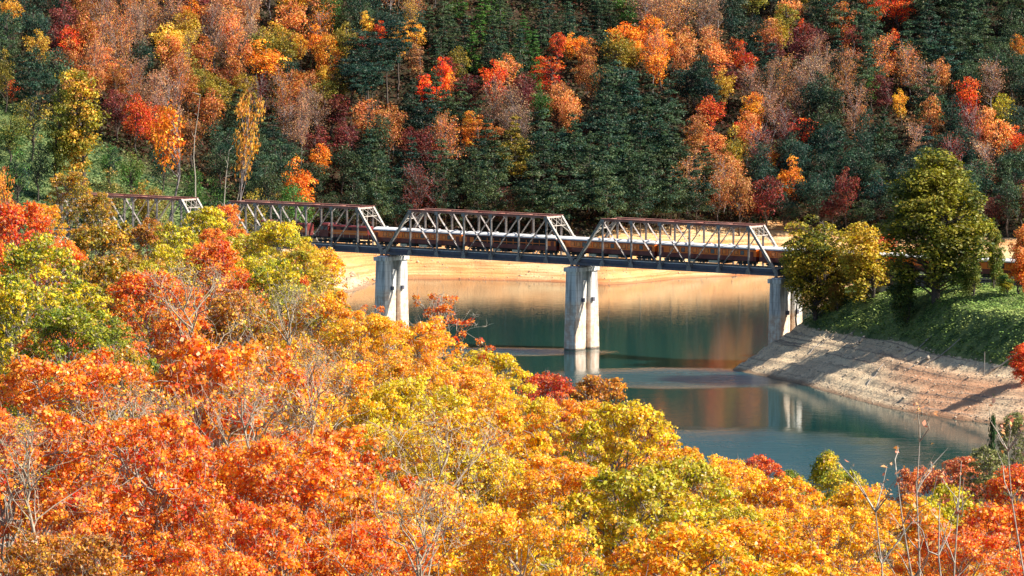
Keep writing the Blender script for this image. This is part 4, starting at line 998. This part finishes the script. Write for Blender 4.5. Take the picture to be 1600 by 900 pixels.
NEAR = [ # px, ptop, Y, wpx, variant, colour, label
 (28,312,340,130,'m1','rd','red-orange tree at the left edge below the green slope'),
 (107,268,400,74,'m2','ol','narrow olive tree rising over the left end of the bridge'),
 (165,345,350,130,'m1','ol','olive and orange tree below the leftmost truss'),
 (235,345,372,90,'m3','br','brownish orange tree under the middle of the leftmost truss'),
 (318,322,365,100,'m2','yg','yellow-green treetop covering the foot of the first portal'),
 (268,352,350,100,'m3','yg','yellow-green tree left of the treetop at the first portal'),
 (355,318,372,54,'m1','or','small orange treetop touching the gap between first two trusses'),
 (438,342,340,110,'m1','yg','yellow-green tree in front of the locomotives'),
 (478,385,320,70,'m3','yl','yellow tree at the edge of the pale shore tongue'),
 (395,362,345,80,'m2','yl','yellow tree left of the one before the locomotives'),
 (330,375,290,110,'m2','or2','orange-red tree below the yellow-green portal treetop'),
 (60,372,270,160,'m3','gy','green-yellow tree beneath the red one at the left edge'),
 (235,418,262,150,'m1','or2','rust-red tree left of the bare pale tree'),
 (150,400,280,130,'m2','ol','olive-orange tree above the rust-red tree'),
 (28,430,225,150,'m2','gy','yellow and green tree at left edge, mid height'),
 (110,478,205,150,'m1','gn','green tree above the big orange crowns at left'),
 (175,500,212,110,'m3','gn','darker green tree with shaded base right of its twin'),
 (440,410,262,130,'m3','gy','green-yellow tree at the foot of the shore tongue'),
 (375,455,240,140,'m2','br','orange-olive tree behind the bare pale tree'),
 (505,452,222,120,'m1','yo','orange-yellow tree left of the first visible pier'),
 (300,400,215,230,'bare','oy','pale leafless branchy tree in front of olive and red crowns'),
 (445,430,205,170,'bare','yg','second pale leafless tree, right of the larger bare one'),
 (690,455,175,170,'sparse','or2','sparse red-leaved branches reaching in front of the left pier'),
 (575,475,190,90,'sparse','or','sparse orange-leaved twigs left of the first visible pier'),
 (560,492,168,200,'n2','yo','orange-yellow tree in front of the left pier foot'),
 (655,506,172,210,'n2','yo','yellow-orange tree right below the first visible pier'),
 (752,548,178,160,'n4','ye','bright yellow tree bordering the water left of the red one'),
 (850,580,262,100,'m1','dr','red open-crowned tree against the water below the middle pier'),
 (938,585,242,100,'m2','br','bushy brown-orange tree right below the middle pier'),
 (1025,662,225,70,'m3','or2','small orange-red treetop at the water, right of the yellow crown'),
 (885,628,165,200,'n1','yo','orange-yellow tree below the red open-crowned tree'),
 (975,628,150,180,'n4','ye','large-leaved yellow tree whose top meets the water'),
 (1185,714,215,80,'m3','rd','small red treetop at the lower edge of the water'),
 (1292,695,250,92,'cone','gy','pointed tree with yellow top and green sides'),
 (1232,735,230,60,'m2','gn','little green treetop left of the pointed tree'),
 (1345,752,222,120,'m1','gd','golden orange rounded tree below the pointed tree'),
 (1440,728,285,100,'m1','sa','salmon red tree behind the pale thin stem'),
 (1500,712,275,90,'m2','sa','salmon brown tree right of the salmon red one'),
 (1540,700,262,80,'m3','gg','dull green tree under the small dark spruce'),
 (1592,722,240,100,'m1','rd','red tree at the right edge under the grey-green one'),
 (1592,645,345,64,'m2','gg','grey-green treetop at the right edge by the clay shore'),
 (1130,725,165,190,'n2','gd','golden tree bordering the lower water patch'),
 (1225,748,160,170,'n4','oy','orange-gold tree left of the golden rounded one'),
 (1060,715,140,200,'n4','yl','yellow large-leaved tree at bottom centre right'),
 (1480,765,168,150,'m3','yg','yellow-green crown behind the crossing pale stems'),
 (1570,780,150,170,'m1','or2','orange-red crown in the lower right corner'),
 (1395,775,138,200,'n3','yo','mixed yellow and orange tree right of bottom centre'),
 (1300,800,122,230,'n1','oy','orange and yellow crown at the bottom, below the golden tree'),
 (1180,815,108,260,'n4','yo','yellow and orange crown at the bottom, right of centre'),
 (1510,830,112,230,'n1','or2','red-orange crown at the bottom right'),
 (120,560,112,360,'n1','or','huge orange crown filling the lower left'),
 (345,528,116,360,'n3','or','huge orange crown with pale forked trunk'),
 (30,640,95,330,'n3','or2','orange crown in the lower left corner'),
 (235,660,92,360,'n1','or2','deep orange crown at the bottom left with pale dead limbs'),
 (505,565,124,260,'n1','yo','orange and yellow crown between the forked tree and the yellow one'),
 (640,600,126,250,'n2','ye','orange and yellow crown left of the long pale limbs'),
 (755,640,122,240,'n4','yo','yellow and orange crown threaded by long pale limbs'),
 (450,700,92,330,'n2','or','orange crown at the bottom, below the forked trunk'),
 (640,760,90,320,'n3','oy','orange-yellow crown at bottom centre left'),
 (870,725,112,260,'n2','yo','orange and yellow crown at bottom centre'),
 (985,730,106,260,'n4','yl','yellow-green large-leaved crown at bottom centre right'),
 (820,800,84,300,'n1','yo','yellow and red crown along the bottom centre'),
 (1060,820,88,280,'n4','yo','yellow crown along the bottom, right of centre'),
 (700,630,117,300,'bare','oy','pale bare limbs crossing the yellow and orange crowns'),
 (650,735,83,260,'bare','oy','long pale bare limbs low in the orange crowns, bottom centre left'),
 (375,575,105,290,'bare','oy','pale forked bare tree before the huge orange crowns'),
 (205,585,101,230,'bare','oy','pale bare limbs left of the forked bare tree'),
 (50,640,86,220,'bare','oy','pale bare twigs at the left edge before orange leaves'),
 (480,520,112,200,'bare','oy','pale bare twigs over the meeting of orange and yellow crowns'),
]
rn = random.Random(9)
for i, (px, pt, Y, w, v, c, lab) in enumerate(NEAR):
    cr, tk, h0, r0 = NV[v]
    x, zt = at_px(px, pt, Y); g = th(x, Y); r = w/2/(F/Y)
    sx = r/r0*(1.1 if pt > 500 else 1); sz = sx*rn.uniform(1.0, 1.2)
    nm = {'bare': 'bare_tree', 'cone': 'pointed_tree'}.get(v, 'autumn_tree')
    root = empty(nm, (x, Y, g), rn.uniform(0, 6.28), label=lab, cat='tree'); root.scale = (sx, sx, sz)
    up = (zt-g)/sz - h0                     # the crown sits on as much stem as the ground allows
    cc = link('crown', cr, root); cc['col1'] = [*NC[c][0], 1.0]; cc['col2'] = [*NC[c][1], 1.0]; cc.location.z = up
    link('trunk', tk, root).location.z = up
# crowns tucked behind and below the named ones, so that the wood closes up
CW = {'or': 'orange', 'or2': 'red-orange', 'oy': 'orange-gold', 'ye': 'yellow', 'yl': 'pale yellow', 'yg': 'yellow-green', 'gn': 'green', 'ol': 'olive', 'rd': 'red', 'dr': 'deep red',
      'br': 'brown-orange', 'sa': 'salmon', 'gd': 'golden', 'gg': 'grey-green', 'yo': 'yellow and orange', 'gy': 'green and yellow'}
for i, (px, pt, Y, w, v, c, lab) in enumerate(NEAR):
    if v in ('bare', 'sparse') or pt > 830: continue
    for q, (dx, dp, dY) in enumerate(((.42, .36, -.045), (-.40, .50, -.07))):
        pp, tt, YY = px+w*dx+rn.uniform(-12, 12), pt + max(28, w*dp) + rn.uniform(0, 16), Y*(1+dY)
        if pp < -30 or pp > 1640 or (Y > 200 and q == 1 and px > 700): continue
        cn = c if rn.random() < .7 else rn.choice(['or', 'oy', 'br'] if px < 480 and tt > 560 else ['gy', 'yo', 'ol', 'or'] if px < 480 else ['yo', 'ye', 'yo', 'gy', 'or'] if px < 1120 else ['oy', 'yo', 'gd', 'br', 'yl'])
        cr, tk, h0, r0 = NV[v if v != 'cone' else 'm1']
        x, zt = at_px(pp, tt, YY); g = th(x, YY); r = w*.46/(F/YY); sx = r/r0; sz = sx*rn.uniform(1.05, 1.25)
        short = lab if len(lab.split()) <= 8 else ' '.join(lab.split()[:8]).rstrip(',')
        short = short[:-4] if short.endswith(' the') else short
        root = empty('autumn_tree', (x, YY, g), rn.uniform(0, 6.28), label=f"{CW[cn]} crown low {'right' if q == 0 else 'left'} of the {short}", cat='tree'); root.scale = (sx, sx, sz)
        up = (zt-g)/sz - h0
        cc = link('crown', cr, root); cc['col1'] = [*NC[cn][0], 1.0]; cc['col2'] = [*NC[cn][1], 1.0]; cc.location.z = up
        link('trunk', tk, root).location.z = up
# small dark spruce
VAR['spruce'] = [pine_variant(91, 9, 2.0, .05, 22, conical=True, leaf=.22)]
place('spruce', 0, 1551, 668, 300, 32, NC['dg']+('',), 'spruce_tree', 'small dark green spruce at the water edge, lower right')
# pale thin stems, lower right
def sapling(px, ptop, pxb, pbot, Y, label, seed, r0=.055):
    rng = np.random.RandomState(seed); x1, z1 = at_px(px, ptop, Y); x0, zz = at_px(pxb, pbot, Y); g = th(x0, Y)
    # carry the stem on down to the ground along its own slope
    k = (zz-g)/max(.5, (z1-zz)); x0 = x0 - (x1-x0)*k*.3
    root = empty('thin_tree', (x0, Y, g), 0, label=label, cat='tree')
    top = np.array([x1-x0, 0, z1-g]); tk = wander(rng, np.array([0, 0, -.3]), top, 14, .06); tv, tf = tubes_np([(tk, np.linspace(r0*1.8, .012, 14))], 6)
    link('trunk', mesh_np('trunk', tv, tf, M['bark_pale'], smooth=True), root); P = []; br = []
    for q in range(16):
        j = rng.randint(7, 14); s = tk[j]; ln = rng.uniform(.5, 1.8)
        a = rng.uniform(0, 6.28); e = s + np.array([math.cos(a)*ln*.6, math.sin(a)*ln*.6, ln*.8]); b = wander(rng, s, e, 4, .3)
        br.append((b, np.linspace(.02, .006, 4))); P += [b[-1], b[-2]]
    tv, tf = tubes_np(br, 4); link('twigs', mesh_np('twigs', tv, tf, M['bark_pale']), root, kind='stuff')
    P = np.array(P)[rng.randint(0, len(P), 60)] + rng.normal(0, .12, (60, 3)); Vl, Fl = leaves(rng, P, rng.normal(0, 1, (60, 3)), .13)
    c = link('crown', mesh_np('crown', Vl, Fl, M['leaf'], rng.uniform(0, 1, 60), rng.uniform(0, 1, 60)), root); c['col1'] = [.8, .3, .15, 1.]; c['col2'] = [.8, .45, .2, 1.]
sapling(1437, 690, 1435, 900, 105, 'tallest thin pale stem reaching up into the water view', 1)
sapling(1502, 720, 1490, 900, 108, 'thin pale stem right of the tallest one', 2)
sapling(1400, 735, 1462, 900, 102, 'thin pale stem leaning left across the tallest one', 3)
sapling(1368, 800, 1415, 900, 96, 'short pale stem leaning left near the bottom edge', 4, .06)
sapling(1575, 705, 1640, 850, 112, 'thin pale stem leaning left at the right edge', 5)
sapling(1468, 790, 1462, 900, 94, 'short upright pale stem between two taller stems', 6)

# ------------------------------------------------------------------ things on the stony shore
def log_at(px, py, Y, ln, ang, r, label):
    x, _ = at_px(px, py, Y); g = th(x, Y); m = MB()
    c, s = math.cos(ang), math.sin(ang)
    pts = []; 
    for k in range(6):
        t = (k/5-.5)*ln; X, Yy = x+c*t, Y+s*t; pts.append((X-x, Yy-Y, th(X, Yy)-g+r*.75))
    m.tube(pts, [r*(1-.09*k) for k in range(6)], 7)
    me = m.mesh('driftwood_log', M['driftwood']); o = link('driftwood_log', me, label=label, cat='log', group='driftwood on the stony shore'); o.location = (x, Y, g)
def shoreY(px, py):
    best = None
    for Y in np.arange(715, 880, .5):
        x = (px-800)/F*Y; yy = proj(x, Y, th(x, Y))[1]
        if yy <= py: return Y
    return 800
for px, py, ln, ang, r, lab in [
  (1272,545,4,.9,.12,'pale driftwood log high on the stony tip, left of the others'), (1290,535,3,.5,.10,'small log just under the creeper edge near the tip'),
  (1322,532,3.5,-.3,.14,'short log along the creeper edge above the shore'), (1371,585,12,1.15,.10,'long dark line of timber running straight down the stony bank'),
  (1345,537,1.6,0,.4,'stubby pale stump at the creeper edge'), (1440,570,5,.35,.12,'grey log lying level in the upper stony bank'),
  (1435,548,5,-.25,.2,'white-grey log pile end at the creeper edge'),
  (1475,557,6,-.2,.18,'long grey log under the dark creeper fringe'), (1570,572,6,-.1,.2,'dark log near the red shrub'), (1420,600,5,-.9,.09,'thin log across the middle of the bank')]:
    log_at(px, py, shoreY(px, py), ln, ang, r, lab)
x, z = at_px(1538, 560, 752); g = th(x, 752); m = MB(); m.tube([(0, 0, -.3), (.05, 0, 4.2)], [.09, .07], 6)
o = link('marker_post', m.mesh('marker_post', M['driftwood']), label='thin grey post standing in the creeper near the red shrub', cat='post'); o.location = (x, 752, g)
# loose stones
def stones(name, n, xr, yr, zr, size, keep, seed, mat, label):
    rng = np.random.RandomState(seed); X = rng.uniform(*xr, n*3); Y = rng.uniform(*yr, n*3); Z = terrain(X, Y)
    k = (Z > zr[0]) & (Z < zr[1]) & keep(X, Y); X, Y, Z = X[k][:n], Y[k][:n], Z[k][:n]; n = len(X)
    base = np.array([(1,0,0),(-1,0,0),(0,1,0),(0,-1,0),(0,0,1),(0,0,-1)], float); fc = np.array([(0,2,4),(2,1,4),(1,3,4),(3,0,4),(2,0,5),(1,2,5),(3,1,5),(0,3,5)])
    s = size*rng.lognormal(0, .5, n)
    V = base[None]*s[:, None, None]*rng.uniform(.6, 1.3, (n, 6, 1))*np.array([1, 1, .6]); a = rng.uniform(0, 6.28, n); c_, s_ = np.cos(a)[:, None], np.sin(a)[:, None]
    V = np.stack([V[..., 0]*c_-V[..., 1]*s_, V[..., 0]*s_+V[..., 1]*c_, V[..., 2]], 2) + np.stack([X, Y, Z], 1)[:, None]
    Fq = (np.arange(n)[:, None, None]*6 + fc[None]).reshape(-1, 3)
    link(name, mesh_np(name, V.reshape(-1, 3), Fq, mat), label=label, kind='stuff', cat='stones')
M['stone'] = simple('shore_stone', (.58,.46,.33), (.36,.28,.21), .8, .9)
M['stone_far'] = simple('far_shore_stone', (.62,.48,.32), (.42,.30,.2), .8, .9)
stones('stones', 9000, (42, 115), (712, 850), (.1, 8.6), .10, lambda X, Y: X < .135*Y, 4, M['stone'], 'loose grey and tan stones on the peninsula shore')
stones('stones', 5000, (-62, 110), (975, 1110), (.1, 11), .14, lambda X, Y: Y > 970, 5, M['stone_far'], 'loose stones on the far clay shore')
stones('boulders', 700, (42, 115), (712, 850), (5.6, 8.6), .26, lambda X, Y: X < .135*Y, 14, M['stone'], 'broken rocks and debris below the creeper edge')
stones('boulders', 900, (-62, 110), (975, 1110), (6.5, 11), .32, lambda X, Y: Y > 970, 15, M['stone_far'], 'rocks along the top of the far clay bank')
stones('boulders', 500, (-60, -30), (975, 1050), (.3, 9), .38, lambda X, Y: Y > 970, 16, M['stone_far'], 'broken rock on the shore tongue at left')
print('tris', sum(sum(len(p.vertices)-2 for p in m.polygons) if len(m.polygons) < 3000 else 2*len(m.polygons) for m in bpy.data.meshes))
